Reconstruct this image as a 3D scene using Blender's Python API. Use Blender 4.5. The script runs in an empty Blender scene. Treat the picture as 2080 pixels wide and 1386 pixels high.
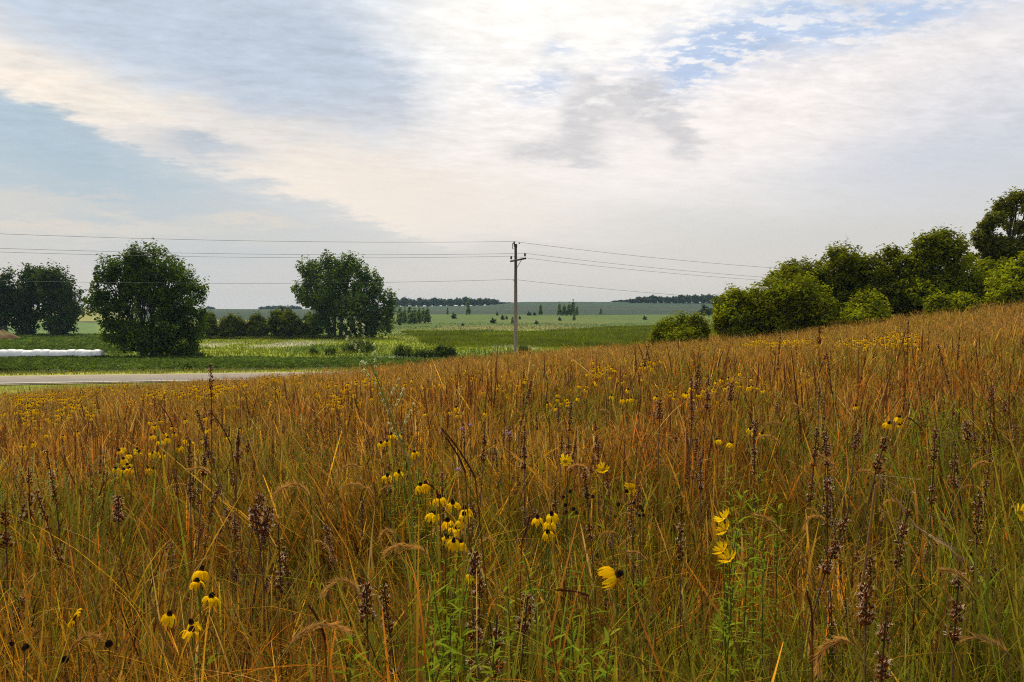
import bpy, math, random
import numpy as np
from math import radians as R, pi
from mathutils import Vector, Matrix, Euler

rng = np.random.default_rng(11)
random.seed(11)
scene = bpy.context.scene
COL = scene.collection

# ------------------------------------------------------------------ camera
FP, CX, CY, HZ = 1618.0, 1040.0, 693.0, 625.0      # focal length and centre in pixels of a 2080 px wide frame
EYE = 1.8
PITCH = math.atan((CY - HZ) / FP)
def ray(px, py):
    a, b = (px - CX) / FP, (CY - py) / FP
    f = np.array([0, math.cos(PITCH), -math.sin(PITCH)]); u = np.array([0, math.sin(PITCH), math.cos(PITCH)])
    d = f + b * u; d[0] += a
    return d
def at(px, py, Y):
    d = ray(px, py); p = d * (Y / d[1]); p[2] += EYE
    return p
cam = bpy.data.cameras.new('camera'); cam.sensor_width = 36; cam.lens = 28.0
cam.clip_start = 0.05; cam.clip_end = 9000
co = bpy.data.objects.new('camera', cam); COL.objects.link(co)
co.location = (0, 0, EYE); co.rotation_euler = (pi / 2 - PITCH, 0, 0)
scene.camera = co

# ------------------------------------------------------------------ noise and terrain
def ss(a, b, x):
    t = np.clip((np.asarray(x, float) - a) / (b - a), 0, 1); return t * t * (3 - 2 * t)
def _h(ix, iy, s):
    n = (ix.astype(np.int64) * 374761393 + iy.astype(np.int64) * 668265263 + s * 1442695041) & 0xffffffff
    n = ((n ^ (n >> 13)) * 1274126177) & 0xffffffff
    return ((n ^ (n >> 16)) & 0xffffff) / float(0xffffff)
def vn(x, y, s=0):
    x = np.asarray(x, float); y = np.asarray(y, float)
    ix, iy = np.floor(x), np.floor(y); fx, fy = x - ix, y - iy
    fx = fx * fx * (3 - 2 * fx); fy = fy * fy * (3 - 2 * fy)
    return (_h(ix, iy, s) * (1 - fx) + _h(ix + 1, iy, s) * fx) * (1 - fy) + (_h(ix, iy + 1, s) * (1 - fx) + _h(ix + 1, iy + 1, s) * fx) * fy
def fbm(x, y, s=0, o=4):
    v = 0; a = .5; t = 0
    for k in range(o):
        v = v + a * vn(x * 2 ** k + 17.3 * k, y * 2 ** k - 9.1 * k, s + k); t += a; a *= .5
    return v / t

ROAD_K = 0.37                                        # the road and the wires run along y = c + 0.37 x
def prairie(x, y):
    xc = np.clip(x, -70, 60)
    return -0.042 * y + 0.07 * xc + 0.9 * ss(8, 30, x) + .10 * (fbm(x / 9., y / 9., 3) - .5) - .42 * ss(26, 52, y) * (1 - ss(-9, 2, x))
def valley(x, y):
    zr = -4.46 - 0.0157 * np.clip(x, -60, 60) * (1 - ss(76, 94, y))
    a = np.arctan2(x, np.maximum(y, 1))
    top = 0.7 + 2.4 * ss(-.24, -.16, a) + 4.3 * ss(-.045, .02, a) + .9 * np.sin(a * 9 + 1)
    z = zr + 2.1 * ss(230, 460, y) + (top + 2.4) * (np.clip((y - 440) / 470., 0, 1) ** 1.15) * (1 - .0 * y)
    z = z - 14 * ss(930, 2200, y)
    z = z + .5 * (fbm(x / 60., y / 60., 8) - .5) * ss(85, 160, y)
    return z
def ground(x, y):
    x = np.asarray(x, float); y = np.asarray(y, float)
    s = y - ROAD_K * x
    s0 = 50 - 3 * ss(-5, -30, x)
    t = ss(s0, 68, s)
    p, v = prairie(x, y), valley(x, y)
    return p * (1 - t) + v * t
def gz(x, y): return float(ground(np.array([x]), np.array([y]))[0])
YS = np.concatenate([np.arange(1.3, 12, .05), np.arange(12, 62, .15)])
def solve(px, py, h):
    """depth of a plant h tall whose tip is seen at this pixel"""
    d = ray(px, py); k = YS / d[1]
    f = EYE + d[2] * k - (ground(d[0] * k, YS) + h)
    i = np.nonzero(f <= 0)[0]
    if len(i) == 0:
        return None
    Y = YS[i[0]]
    return at(px, py, Y)

# ------------------------------------------------------------------ mesh helpers
def mk(name, V, F, mat, C=None, parent=None, smooth=False, link=True, mats=None, mi=None):
    V = np.asarray(V, np.float32).reshape(-1, 3)
    Fs = F if isinstance(F, list) else [F]
    Fs = [np.asarray(f, np.int32) for f in Fs if len(f)]
    me = bpy.data.meshes.new(name)
    me.vertices.add(len(V)); me.vertices.foreach_set('co', V.ravel())
    loops = np.concatenate([f.ravel() for f in Fs])
    tot = np.concatenate([np.full(len(f), f.shape[1], np.int32) for f in Fs])
    st = np.concatenate([[0], np.cumsum(tot)[:-1]]).astype(np.int32)
    me.loops.add(len(loops)); me.loops.foreach_set('vertex_index', loops)
    me.polygons.add(len(tot)); me.polygons.foreach_set('loop_start', st); me.polygons.foreach_set('loop_total', tot)
    if smooth: me.polygons.foreach_set('use_smooth', np.ones(len(tot), bool))
    for m in (mats or [mat]): me.materials.append(m)
    if mi is not None: me.polygons.foreach_set('material_index', np.asarray(mi, np.int32))
    me.update(calc_edges=True)
    if C is not None:
        C = np.asarray(C, np.float32).reshape(-1, 3)
        ca = me.color_attributes.new('Col', 'FLOAT_COLOR', 'POINT')
        ca.data.foreach_set('color', np.concatenate([C, np.ones((len(C), 1), np.float32)], 1).ravel())
    o = bpy.data.objects.new(name, me)
    if link: COL.objects.link(o)
    if parent is not None: o.parent = parent
    return o
class B:
    """collects pieces into one mesh with a colour per point"""
    def __init__(s): s.V, s.F4, s.F3, s.C, s.n = [], [], [], [], 0
    def add(s, V, F, c=(1, 1, 1)):
        V = np.asarray(V, float).reshape(-1, 3); F = np.asarray(F, int)
        c = np.asarray(c, float)
        if c.ndim == 1: c = np.tile(c, (len(V), 1))
        s.V.append(V); s.C.append(c)
        (s.F4 if F.shape[1] == 4 else s.F3).append(F + s.n); s.n += len(V)
    def tube(s, pts, rad, c=(1, 1, 1), k=6, cap=True):
        pts = np.asarray(pts, float); n = len(pts); rad = np.broadcast_to(rad, (n,))
        T = np.gradient(pts, axis=0); T /= np.linalg.norm(T, axis=1)[:, None] + 1e-9
        a = np.where(np.abs(T[:, 2:3]) < .9, np.array([[0, 0, 1.]]), np.array([[1., 0, 0]]))
        if len(np.unique(np.abs(T[:, 2]) < .9)) > 1: a = np.tile(np.array([[.3, .9, .1]]), (n, 1))
        U = np.cross(T, a); U /= np.linalg.norm(U, axis=1)[:, None] + 1e-9
        W = np.cross(T, U)
        an = np.arange(k) * 2 * pi / k
        V = pts[:, None] + rad[:, None, None] * (np.cos(an)[None, :, None] * U[:, None] + np.sin(an)[None, :, None] * W[:, None])
        i = np.arange(n - 1)[:, None] * k; j = np.arange(k)[None]; j2 = (j + 1) % k
        F = np.stack([i + j, i + j2, i + k + j2, i + k + j], -1).reshape(-1, 4)
        c = np.asarray(c, float)
        if c.ndim == 2: c = np.repeat(c, k, 0)
        s.add(V, F, c)
        if cap:
            for e, P in ((0, pts[0]), (n - 1, pts[-1])):
                ring = V[e]; m = len(ring)
                s.add(np.vstack([ring, P[None]]), np.stack([np.arange(m), (np.arange(m) + 1) % m, np.full(m, m)], 1), c if c.ndim == 1 else c[e * k])
    def box(s, c, size, rot=None, col=(1, 1, 1)):
        v = np.array([[x, y, z] for x in (-.5, .5) for y in (-.5, .5) for z in (-.5, .5)]) * np.asarray(size)
        if rot is not None: v = v @ np.array(rot).T
        s.add(v + np.asarray(c), [[0, 1, 3, 2], [4, 6, 7, 5], [0, 4, 5, 1], [2, 3, 7, 6], [0, 2, 6, 4], [1, 5, 7, 3]], col)
    def lathe(s, prof, k=14, c=(1, 1, 1), M=None):
        prof = np.asarray(prof, float); n = len(prof); an = np.arange(k) * 2 * pi / k
        V = np.stack([prof[:, :1] * np.cos(an), prof[:, :1] * np.sin(an), np.repeat(prof[:, 1:2], k, 1)], -1).reshape(-1, 3)
        if M is not None: V = V @ np.array(M.to_3x3()).T + np.array(M.translation)
        i = np.arange(n - 1)[:, None] * k; j = np.arange(k)[None]; j2 = (j + 1) % k
        s.add(V, np.stack([i + j, i + j2, i + k + j2, i + k + j], -1).reshape(-1, 4), c)
    def build(s, name, mat, parent=None, smooth=False, link=True):
        Fs = []
        if s.F4: Fs.append(np.concatenate(s.F4))
        if s.F3: Fs.append(np.concatenate(s.F3))
        return mk(name, np.concatenate(s.V), Fs, mat, np.concatenate(s.C), parent, smooth, link)

def tag(o, label, cat, group=None):
    o['label'] = label; o['category'] = cat
    if group: o['group'] = group
    return o
def kind(o, k): o['kind'] = k; return o
def thing(name, label, cat, loc=(0, 0, 0), rz=0, group=None):
    o = bpy.data.objects.new(name, None); COL.objects.link(o); o.empty_display_size = .1
    o.location = loc; o.rotation_euler = (0, 0, rz)
    return tag(o, label, cat, group)
KIDS = {}
def kids(o):
    return list(o.children)
def dup(o, parent=None):
    c = o.copy(); COL.objects.link(c)
    if parent is not None: c.parent = parent
    for ch in kids(o): dup(ch, c)
    return c

# ------------------------------------------------------------------ materials
def mat_new(name):
    m = bpy.data.materials.new(name); m.use_nodes = True
    nt = m.node_tree; nt.nodes.clear()
    out = nt.nodes.new('ShaderNodeOutputMaterial')
    return m, nt, out
def attr_col(nt, vscale, vamt):
    a = nt.nodes.new('ShaderNodeAttribute'); a.attribute_name = 'Col'
    n = nt.nodes.new('ShaderNodeTexNoise'); n.inputs['Scale'].default_value = vscale; n.inputs['Detail'].default_value = 4
    g = nt.nodes.new('ShaderNodeNewGeometry'); nt.links.new(g.outputs['Position'], n.inputs['Vector'])
    mr = nt.nodes.new('ShaderNodeMapRange'); mr.inputs['From Min'].default_value = .3; mr.inputs['From Max'].default_value = .7
    mr.inputs['To Min'].default_value = 1 - vamt; mr.inputs['To Max'].default_value = 1 + vamt
    nt.links.new(n.outputs['Fac'], mr.inputs['Value'])
    mx = nt.nodes.new('ShaderNodeVectorMath'); mx.operation = 'SCALE'
    nt.links.new(a.outputs['Color'], mx.inputs[0]); nt.links.new(mr.outputs['Result'], mx.inputs['Scale'])
    return mx.outputs[0]
def leafy(name, trans=.35, vscale=1.5, vamt=.25, gloss=.0):
    m, nt, out = mat_new(name)
    c = attr_col(nt, vscale, vamt)
    d = nt.nodes.new('ShaderNodeBsdfDiffuse'); t = nt.nodes.new('ShaderNodeBsdfTranslucent'); x = nt.nodes.new('ShaderNodeMixShader')
    x.inputs[0].default_value = trans
    nt.links.new(c, d.inputs[0]); nt.links.new(c, t.inputs[0])
    nt.links.new(d.outputs[0], x.inputs[1]); nt.links.new(t.outputs[0], x.inputs[2])
    last = x.outputs[0]
    if gloss:
        g = nt.nodes.new('ShaderNodeBsdfGlossy'); g.inputs['Roughness'].default_value = .45
        y = nt.nodes.new('ShaderNodeMixShader'); y.inputs[0].default_value = gloss
        nt.links.new(last, y.inputs[1]); nt.links.new(g.outputs[0], y.inputs[2]); last = y.outputs[0]
    nt.links.new(last, out.inputs[0])
    return m
def solid(name, vscale=3, vamt=.2, rough=.8, stretch=None, bump=0):
    m, nt, out = mat_new(name)
    c = attr_col(nt, vscale, vamt)
    p = nt.nodes.new('ShaderNodeBsdfPrincipled'); p.inputs['Roughness'].default_value = rough
    p.inputs['Specular IOR Level'].default_value = .3
    nt.links.new(c, p.inputs['Base Color'])
    n = [q for q in nt.nodes if q.bl_idname == 'ShaderNodeTexNoise'][0]
    if stretch:
        mp = nt.nodes.new('ShaderNodeMapping'); mp.inputs['Scale'].default_value = stretch
        g = [q for q in nt.nodes if q.bl_idname == 'ShaderNodeNewGeometry'][0]
        nt.links.new(g.outputs['Position'], mp.inputs['Vector']); nt.links.new(mp.outputs[0], n.inputs['Vector'])
    if bump:
        b = nt.nodes.new('ShaderNodeBump'); b.inputs['Strength'].default_value = bump; b.inputs['Distance'].default_value = .02
        nt.links.new(n.outputs['Fac'], b.inputs['Height']); nt.links.new(b.outputs[0], p.inputs['Normal'])
    nt.links.new(p.outputs[0], out.inputs[0])
    return m
M_GROUND = solid('ground_soil_and_turf', .6, .35, 1.0)
M_ROAD = solid('worn_asphalt', 2.2, .16, .9, (.35, 1, 1))
M_PAINT = solid('road_paint', 3, .1, .7)
M_BARK = solid('bark', 5, .3, .95, (1, 1, .25), .6)
M_POLE = solid('weathered_pole_wood', 14, .22, .95, (1, 1, .06), .3)
M_METAL = solid('dark_hardware', 5, .15, .6)
M_WIRE = solid('wire', 1, .05, .6)
M_WRAP = solid('white_bale_wrap', 3, .06, .35, None, .15)
M_TREE = leafy('tree_leaves', .45, .35, .28)
M_GRASS = leafy('prairie_grass_blades', .4, 1.2, .22)
M_FIELD = leafy('field_plants', .35, .12, .3)
M_STEM = leafy('dry_stem', .15, 6, .2)
M_POD = leafy('seed_pod', .2, 20, .2)
M_PETAL = leafy('yellow_petal', .45, 30, .08)
M_CONE = leafy('dark_cone', .05, 60, .4)
M_LEAF = leafy('forb_leaf', .45, 8, .15)

# ------------------------------------------------------------------ ground
def mixc(c, col, m): return c * (1 - m[..., None]) + np.asarray(col) * m[..., None]
def ground_colour(x, y):
    s = y - ROAD_K * x
    n1, n2, n3 = fbm(x / 14., y / 14., 21), fbm(x / 30., y / 55., 22), fbm(x / 3., y / 3., 23)
    a = np.arctan2(x, np.maximum(y, .1))
    c = np.tile(np.array([.06, .036, .010]), x.shape + (1,))
    c = mixc(c, (.2, .22, .02), ss(57, 61, s + 3 * (n1 - .5)))
    c = mixc(c, (.28, .29, .03), ss(80, 80.5, s))
    yw = y + 6 * (n1 - .5)
    c = mixc(c, (.05, .08, .02), ss(83.4, 84.2, s) * (1 - ss(-2, 12, x)))
    mead = ss(93.5, 95, y)
    c = mixc(c, (.21, .25, .012), mead)
    c = mixc(c, (.105, .155, .013), mead * ss(.5, .62, n1))
    c = mixc(c, (.27, .26, .03), mead * ss(.56, .68, n2) * (1 - ss(150, 175, y)))
    c = mixc(c, (.42, .41, .28), mead * ss(.60, .70, fbm(x / 12., y / 22., 31)) * (1 - ss(135, 160, y)) * .8)
    # soybean field behind the bales
    soy = ss(104, 108, yw) * (1 - ss(-.49, -.46, a)) * (1 - ss(300, 310, y))
    c = mixc(c, (.085, .15, .03), soy)
    # reed bed
    c = mixc(c, (.14, .175, .008), reed_mask(x, y))
    # far meadow
    fm = ss(205, 240, y + 30 * (n2 - .5)) * ss(-.46, -.42, a)
    c = mixc(c, (.065, .11, .006), fm)
    c = mixc(c, (.09, .12, .010), fm * ss(.45, .65, n2))
    c = mixc(c, (.16, .15, .03), ss(.5, .62, fbm(x / 60., y / 26., 44)) * ss(215, 235, y) * (1 - ss(255, 275, y)) * ss(-.12, -.08, a))
    c = mixc(c, (.22, .22, .05), ss(320, 330, y) * (1 - ss(-.3, -.25, a)))
    c = mixc(c, (.03, .05, .02), ss(306, 309, y) * (1 - ss(320, 324, y)) * (1 - ss(-.3, -.25, a)))
    # dark crop field up to the ridge
    dk = ss(445, 462, y + 10 * np.sin(a * 14)) * ss(-.5, -.42, a)
    dkl = ss(330, 345, y) * (1 - ss(-.22, -.2, a)) * ss(-.47, -.43, a)
    c = mixc(c, (.013, .036, .017), np.maximum(dk, dkl))
    c = mixc(c, (.12, .06, .035), dk * ss(598, 604, y + 60 * a) * (1 - ss(612, 618, y + 60 * a)) * .7)
    c = mixc(c, (.018, .046, .021), dk * ss(640, 700, y + 60 * a))
    g = np.clip(.78 + .44 * n3, .6, 1.3)[..., None]
    return c * g
def reed_mask(x, y):
    a = np.arctan2(x, np.maximum(y, .1))
    e = fbm(x / 16., y / 16., 41) - .5
    lo = ss(121, 127, y + 14 * e + 26 * ss(-.02, .16, a) * 0)
    hi = 1 - ss(196, 214, y + 26 * e - 70 * ss(.03, .2, a))
    lf = ss(-.125, -.105, a + .02 * e + (y - 150) * .00045)
    return lo * hi * lf
rr = [0.0]; r_ = .5
while r_ < 2600: rr.append(r_); r_ *= 1.019
rr = np.array(rr[1:])
th = np.concatenate([np.linspace(-pi, -.85, 30)[:-1], np.linspace(-.85, .85, 520), np.linspace(.85, pi, 30)[1:-1]])
TT, RR_ = np.meshgrid(th, rr)
GX, GY = RR_ * np.sin(TT), RR_ * np.cos(TT)
GZ = ground(GX, GY)
GV = np.stack([GX, GY, GZ], -1).reshape(-1, 3); GC = ground_colour(GX, GY).reshape(-1, 3)
na, nr = len(th), len(rr)
i = np.arange(nr - 1)[:, None] * na; j = np.arange(na)[None]; j2 = (j + 1) % na
GF = np.stack([i + j, i + na + j, i + na + j2, i + j2], -1).reshape(-1, 4)[:, ::-1]
GV = np.vstack([GV, [[0, 0, gz(0, 0)]]]); GC = np.vstack([GC, GC[:1]])
fan = np.stack([np.arange(na), (np.arange(na) + 1) % na, np.full(na, len(GV) - 1)], 1)
kind(mk('ground', GV, [GF[:, ::-1], fan[:, ::-1]], M_GROUND, GC, smooth=True), 'structure')

# road
def strip(name, s0, s1, dz, mat, col, xs=np.linspace(-160, 150, 260), m=9):
    P = []; C = []
    for k in range(m):
        s = s0 + (s1 - s0) * k / (m - 1)
        y = s + ROAD_K * xs
        P.append(np.stack([xs, y, ground(xs, y) + dz], -1)); C.append(np.tile(col[k] if len(col) == m else col[0], (len(xs), 1)))
    P = np.stack(P); n = len(xs)
    i = np.arange(m - 1)[:, None] * n; j = np.arange(n - 1)[None]
    F = np.stack([i + j, i + j + 1, i + n + j + 1, i + n + j], -1).reshape(-1, 4)
    return kind(mk(name, P, F, mat, np.stack(C)), 'structure')
strip('road_shoulder', 71.5, 79.6, .06, M_ROAD, [(.26, .22, .17)])
strip('road', 72.0, 79.2, .10, M_ROAD, [(.22, .19, .16), (.225, .195, .165), (.195, .175, .16), (.20, .18, .16), (.215, .19, .165), (.235, .20, .16), (.245, .21, .16), (.26, .215, .16), (.26, .215, .16)])
strip('road_edge_marking', 72.25, 72.5, .105, M_PAINT, [(.7, .68, .62)], m=2)
strip('road_edge_marking', 78.8, 78.98, .105, M_PAINT, [(.6, .56, .48)], m=2)

# ------------------------------------------------------------------ ribbons: the blades of all grasses
def ribbons(base, h, az, lean, curv, w, seg, c0, c1, prof=None, face=None):
    N = len(base); t = np.linspace(0, 1, seg + 1)[None, :, None]
    d = np.stack([np.cos(az), np.sin(az), np.zeros(N)], -1)[:, None]
    up = np.array([0, 0, 1.])[None, None]
    hh = h[:, None, None]
    cv = curv[:, None, None]
    P = base[:, None] + up * hh * (t - .42 * cv * t ** 2.2) + d * hh * (lean[:, None, None] * t + cv * t ** 2 * .62)
    fa = (az + pi / 2 + rng.normal(0, .7, N)) if face is None else face
    side = np.stack([np.cos(fa), np.sin(fa), np.zeros(N)], -1)[:, None]
    pr = (1 - .85 * t ** 1.5) if prof is None else np.asarray(prof)[None, :, None]
    o = side * (w[:, None, None] * .5 * pr)
    V = np.stack([P - o, P + o], 2)                   # N, seg+1, 2, 3
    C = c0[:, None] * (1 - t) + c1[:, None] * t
    C = np.repeat(C[:, :, None], 2, 2)
    b = (np.arange(N) * (seg + 1) * 2)[:, None]; k = (np.arange(seg) * 2)[None]
    F = np.stack([b + k, b + k + 1, b + k + 3, b + k + 2], -1).reshape(-1, 4)
    return V.reshape(-1, 3), F, C.reshape(-1, 3)
def join(parts):
    V, F, C, n = [], [], [], 0
    for v, f, c in parts:
        V.append(v); F.append(f + n); C.append(c); n += len(v)
    return np.concatenate(V), np.concatenate(F), np.concatenate(C)

RUST, GOLD, TAN, OLIVE, GREEN, DARK, STRAW = [np.array(c) for c in ((.42, .115, .004), (.54, .255, .008), (.56, .36, .10), (.25, .20, .005), (.14, .20, .007), (.13, .035, .005), (.62, .44, .15))]
def in_prairie(x, y):
    s = y - ROAD_K * x
    e = 2.5 * (fbm(x / 4., y / 4., 77) - .5)
    return (s + e < 58.5) & (np.hypot(x, y) > 1.25)
def scatter(y0, y1, dens, power=1.0, margin=2.5):
    """points of the prairie in front of the camera, density dens at y0 falling with the distance"""
    out = []
    edges = np.geomspace(y0, y1, 14)
    for a, b in zip(edges[:-1], edges[1:]):
        wid = .66 * b * 2 + 2 * margin
        d = dens * (y0 / a) ** power
        n = int(d * (b - a) * wid)
        x = rng.uniform(-wid / 2, wid / 2, n); y = rng.uniform(a, b, n)
        k = in_prairie(x, y) & (np.abs(x) < .66 * y + margin)
        out.append(np.stack([x[k], y[k]], -1))
    return np.concatenate(out)
def palette(x, y, wts_extra=0):
    """picks a kind of grass per point from slow and fast noise"""
    g = fbm(x / 1.1, y / 1.3, 51) + .35 * (fbm(x / 6., y / 6., 54) - .5)
    r = fbm(x / 1.7, y / 2.0, 52) + .3 * (fbm(x / 8., y / 8., 56) - .5)
    d = np.hypot(x, y)
    pg = np.clip(ss(.50, .62, g) * .95, .03, .9)                   # greener patches
    pg = pg + .13 * (1 - ss(3, 10, d)) * (1 - ss(.1, .35, x / np.maximum(y, .1)))
    pg = pg * (1 - .45 * ss(8, 30, d)) + .10 * (1 - ss(1.5, 4, d))
    pr = np.clip(.20 + .8 * ss(.47, .58, r) - .38 * ss(8, 28, d) + .45 * ss(.25, .6, x / np.maximum(y, .1)) * (1 - ss(14, 34, d)), 0, 1)
    u, v = rng.random(len(x)), rng.random(len(x))
    c = np.where((u < pg)[:, None], np.where((v < .55)[:, None], OLIVE, GREEN),
        np.where((v < pr * .64)[:, None], RUST, np.where((v < .76)[:, None], GOLD, np.where((v < .88)[:, None], TAN, DARK))))
    far_ = ss(12, 34, d)[:, None]; pp = fbm(x / 3.2, y / 4.5, 58)[:, None]
    c = c * (1 - .45 * far_) + np.where(pp > .53, np.array([[.38, .26, .03]]), np.array([[.46, .25, .07]])) * .45 * far_
    c = c * 1.32
    return c * rng.choice([.30, .55, .85, 1.2, 1.9], (len(x), 1), p=[.2, .22, .26, .2, .12]) * rng.uniform(.8, 1.2, (len(x), 1)) * rng.uniform(.92, 1.08, (len(x), 3))
def grow(pts): return np.column_stack([pts, ground(pts[:, 0], pts[:, 1]) - .02])

parts = []
def hvar(p): return .66 + .68 * ss(.2, .8, .65 * fbm(p[:, 0] / .9, p[:, 1] / .9, 61) + .35 * fbm(p[:, 0] / 5., p[:, 1] / 5., 62))
def tussock(y0, y1, dens, k, hm, wid, seg):
    q = scatter(y0, y1, dens, 1.0); n = len(q); a = rng.uniform(0, 2 * pi, n * k); r = np.abs(rng.normal(0, .07, n * k))
    p = np.repeat(q, k, 0) + np.stack([np.cos(a), np.sin(a)], -1) * r[:, None]
    kk = in_prairie(p[:, 0], p[:, 1]); 
    cb = np.repeat(palette(q[:, 0], q[:, 1]), k, 0) * rng.uniform(.55, 1.5, (n * k, 1))
    h = np.repeat(hm * rng.uniform(.7, 1.25, n), k) * rng.uniform(.55, 1.25, n * k)
    p, a, r, cb, h = p[kk], a[kk], r[kk], cb[kk], h[kk]; m = len(p)
    parts.append(ribbons(grow(p), h, a + rng.normal(0, .35, m), r * 3.2 + rng.normal(0, .06, m), np.abs(rng.normal(.1, .45, m)) , wid * (p[:, 1] / y0) ** .55 * rng.uniform(.6, 1.5, m), seg, cb * .8, cb * .8 + TAN * .2))
def layer(y0, y1, dens, power, hm, hs, wid, seg, curv, lean, tip=None, cmul=1.0, wpow=.55, prof=None, col=None, lift=0):
    p = scatter(y0, y1, dens, power); b = grow(p); n = len(b)
    if n == 0: return
    if y0 < 3: cmul = cmul * .88
    if lift: b[:, 2] += np.clip(rng.normal(lift, .17, n), .1, .95) * hvar(p)
    hv = np.clip(rng.normal(hm, hs, n), hm * .4, hm * 1.6) * hvar(p)
    c = palette(p[:, 0], p[:, 1]) * cmul if col is None else np.tile(col, (n, 1)) * rng.uniform(.7, 1.25, (n, 1))
    c0 = c * np.array([.34, .33, .30]); c1 = c if tip is None else c * (1 - tip) + TAN * tip * rng.uniform(.7, 1.2, (n, 1))  # blade feet darkened: brown thatch, and shade between plants put into the colour
    w = wid * (np.maximum(p[:, 1], 1.5) / y0) ** wpow * rng.uniform(.6, 1.5, n)
    lod = ss(.50, .72, fbm(p[:, 0] / 1.6, p[:, 1] / 1.6, 66)) * rng.uniform(.1, .75, n) * (lift == 0)
    az = np.where(rng.random(n) < .6 * (lod > .1), 2 * pi * 1.6 * fbm(p[:, 0] / 3.5, p[:, 1] / 3.5, 67) + rng.normal(0, .5, n), rng.uniform(0, 2 * pi, n))
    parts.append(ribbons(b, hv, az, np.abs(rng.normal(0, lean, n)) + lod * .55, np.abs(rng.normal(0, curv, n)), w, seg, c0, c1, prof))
HEAD6 = [.6, .55, .5, .6, 1.3, 1.9, .4]
CULM = [1, .9, .8, .7, .75, .5]
HEAD = [.6, .55, .5, .8, 1.9, .4]
# near field: tussocks, loose blades, flowering culms, arching blades, leaves on the culms, low litter
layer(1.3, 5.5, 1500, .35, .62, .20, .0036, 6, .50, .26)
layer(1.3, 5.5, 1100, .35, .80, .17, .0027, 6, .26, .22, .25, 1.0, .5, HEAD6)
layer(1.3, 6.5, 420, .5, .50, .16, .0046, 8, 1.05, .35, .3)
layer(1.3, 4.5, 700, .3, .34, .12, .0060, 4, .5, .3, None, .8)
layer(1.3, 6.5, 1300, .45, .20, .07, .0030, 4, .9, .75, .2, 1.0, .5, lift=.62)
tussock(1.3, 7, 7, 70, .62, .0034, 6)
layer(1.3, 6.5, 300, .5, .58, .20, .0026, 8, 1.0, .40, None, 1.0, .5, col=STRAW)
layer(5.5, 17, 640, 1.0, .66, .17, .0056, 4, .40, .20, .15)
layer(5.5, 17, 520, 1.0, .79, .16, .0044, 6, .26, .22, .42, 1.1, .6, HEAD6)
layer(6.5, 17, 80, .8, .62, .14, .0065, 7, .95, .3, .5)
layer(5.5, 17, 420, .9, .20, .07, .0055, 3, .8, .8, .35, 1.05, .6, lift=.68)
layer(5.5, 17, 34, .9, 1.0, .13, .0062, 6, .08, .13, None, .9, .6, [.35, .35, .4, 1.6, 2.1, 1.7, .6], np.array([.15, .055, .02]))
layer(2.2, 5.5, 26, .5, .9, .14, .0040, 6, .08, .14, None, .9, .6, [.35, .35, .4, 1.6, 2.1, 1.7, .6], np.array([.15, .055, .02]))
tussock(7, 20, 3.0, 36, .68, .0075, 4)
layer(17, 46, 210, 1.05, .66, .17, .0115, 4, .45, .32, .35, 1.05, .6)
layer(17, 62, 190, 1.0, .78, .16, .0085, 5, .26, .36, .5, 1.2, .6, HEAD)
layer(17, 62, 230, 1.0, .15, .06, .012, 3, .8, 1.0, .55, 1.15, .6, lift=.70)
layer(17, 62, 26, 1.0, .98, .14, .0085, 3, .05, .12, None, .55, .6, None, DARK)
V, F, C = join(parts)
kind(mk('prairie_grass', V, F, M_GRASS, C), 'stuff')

# leafy undergrowth and dead flower scraps between the grasses
q = scatter(1.5, 52, 26, .95); m_ = fbm(q[:, 0] / 1.3, q[:, 1] / 1.6, 95) + .3 * (fbm(q[:, 0] / 7., q[:, 1] / 7., 96) - .5)
q = q[m_ > .50]
FORB = [(.20, .22, .015), (.15, .19, .012), (.26, .25, .02), (.17, .075, .015), (.10, .04, .012), (.30, .18, .03), (.24, .24, .02)]
FORB_Q = q
# lawn strip between the prairie and the road, verge beyond it
def patch(name, n, xr, fn, h, w, cols, seg=2, curv=.5, mat=None, lean=.2):
    x = rng.uniform(xr[0], xr[1], n); y = fn(x, rng.random(n)); 
    b = grow(np.stack([x, y], -1)); m = len(b)
    ci = rng.integers(0, len(cols), m); c = np.array(cols)[ci] * rng.uniform(.7, 1.3, (m, 1))
    hv = h * rng.uniform(.5, 1.4, m) * (.6 + .8 * fbm(x / 5., y / 5., 71))
    return ribbons(b, hv, rng.uniform(0, 2 * pi, m), rng.normal(0, lean, m), np.abs(rng.normal(0, curv, m)), w * rng.uniform(.6, 1.4, m), seg, c * .85, c)
vg = [(.22, .25, .02), (.28, .28, .03), (.16, .20, .015), (.36, .30, .08)]
V, F, C = join([patch('a', 26000, (-62, 12), lambda x, u: 57 + ROAD_K * x + 14 * u, .30, .03, vg),
                patch('b', 9000, (-75, 12), lambda x, u: 81 + ROAD_K * x + 3.3 * u, .3, .05, vg)])
kind(mk('roadside_grass', V, F, M_FIELD, C), 'stuff')

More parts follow.
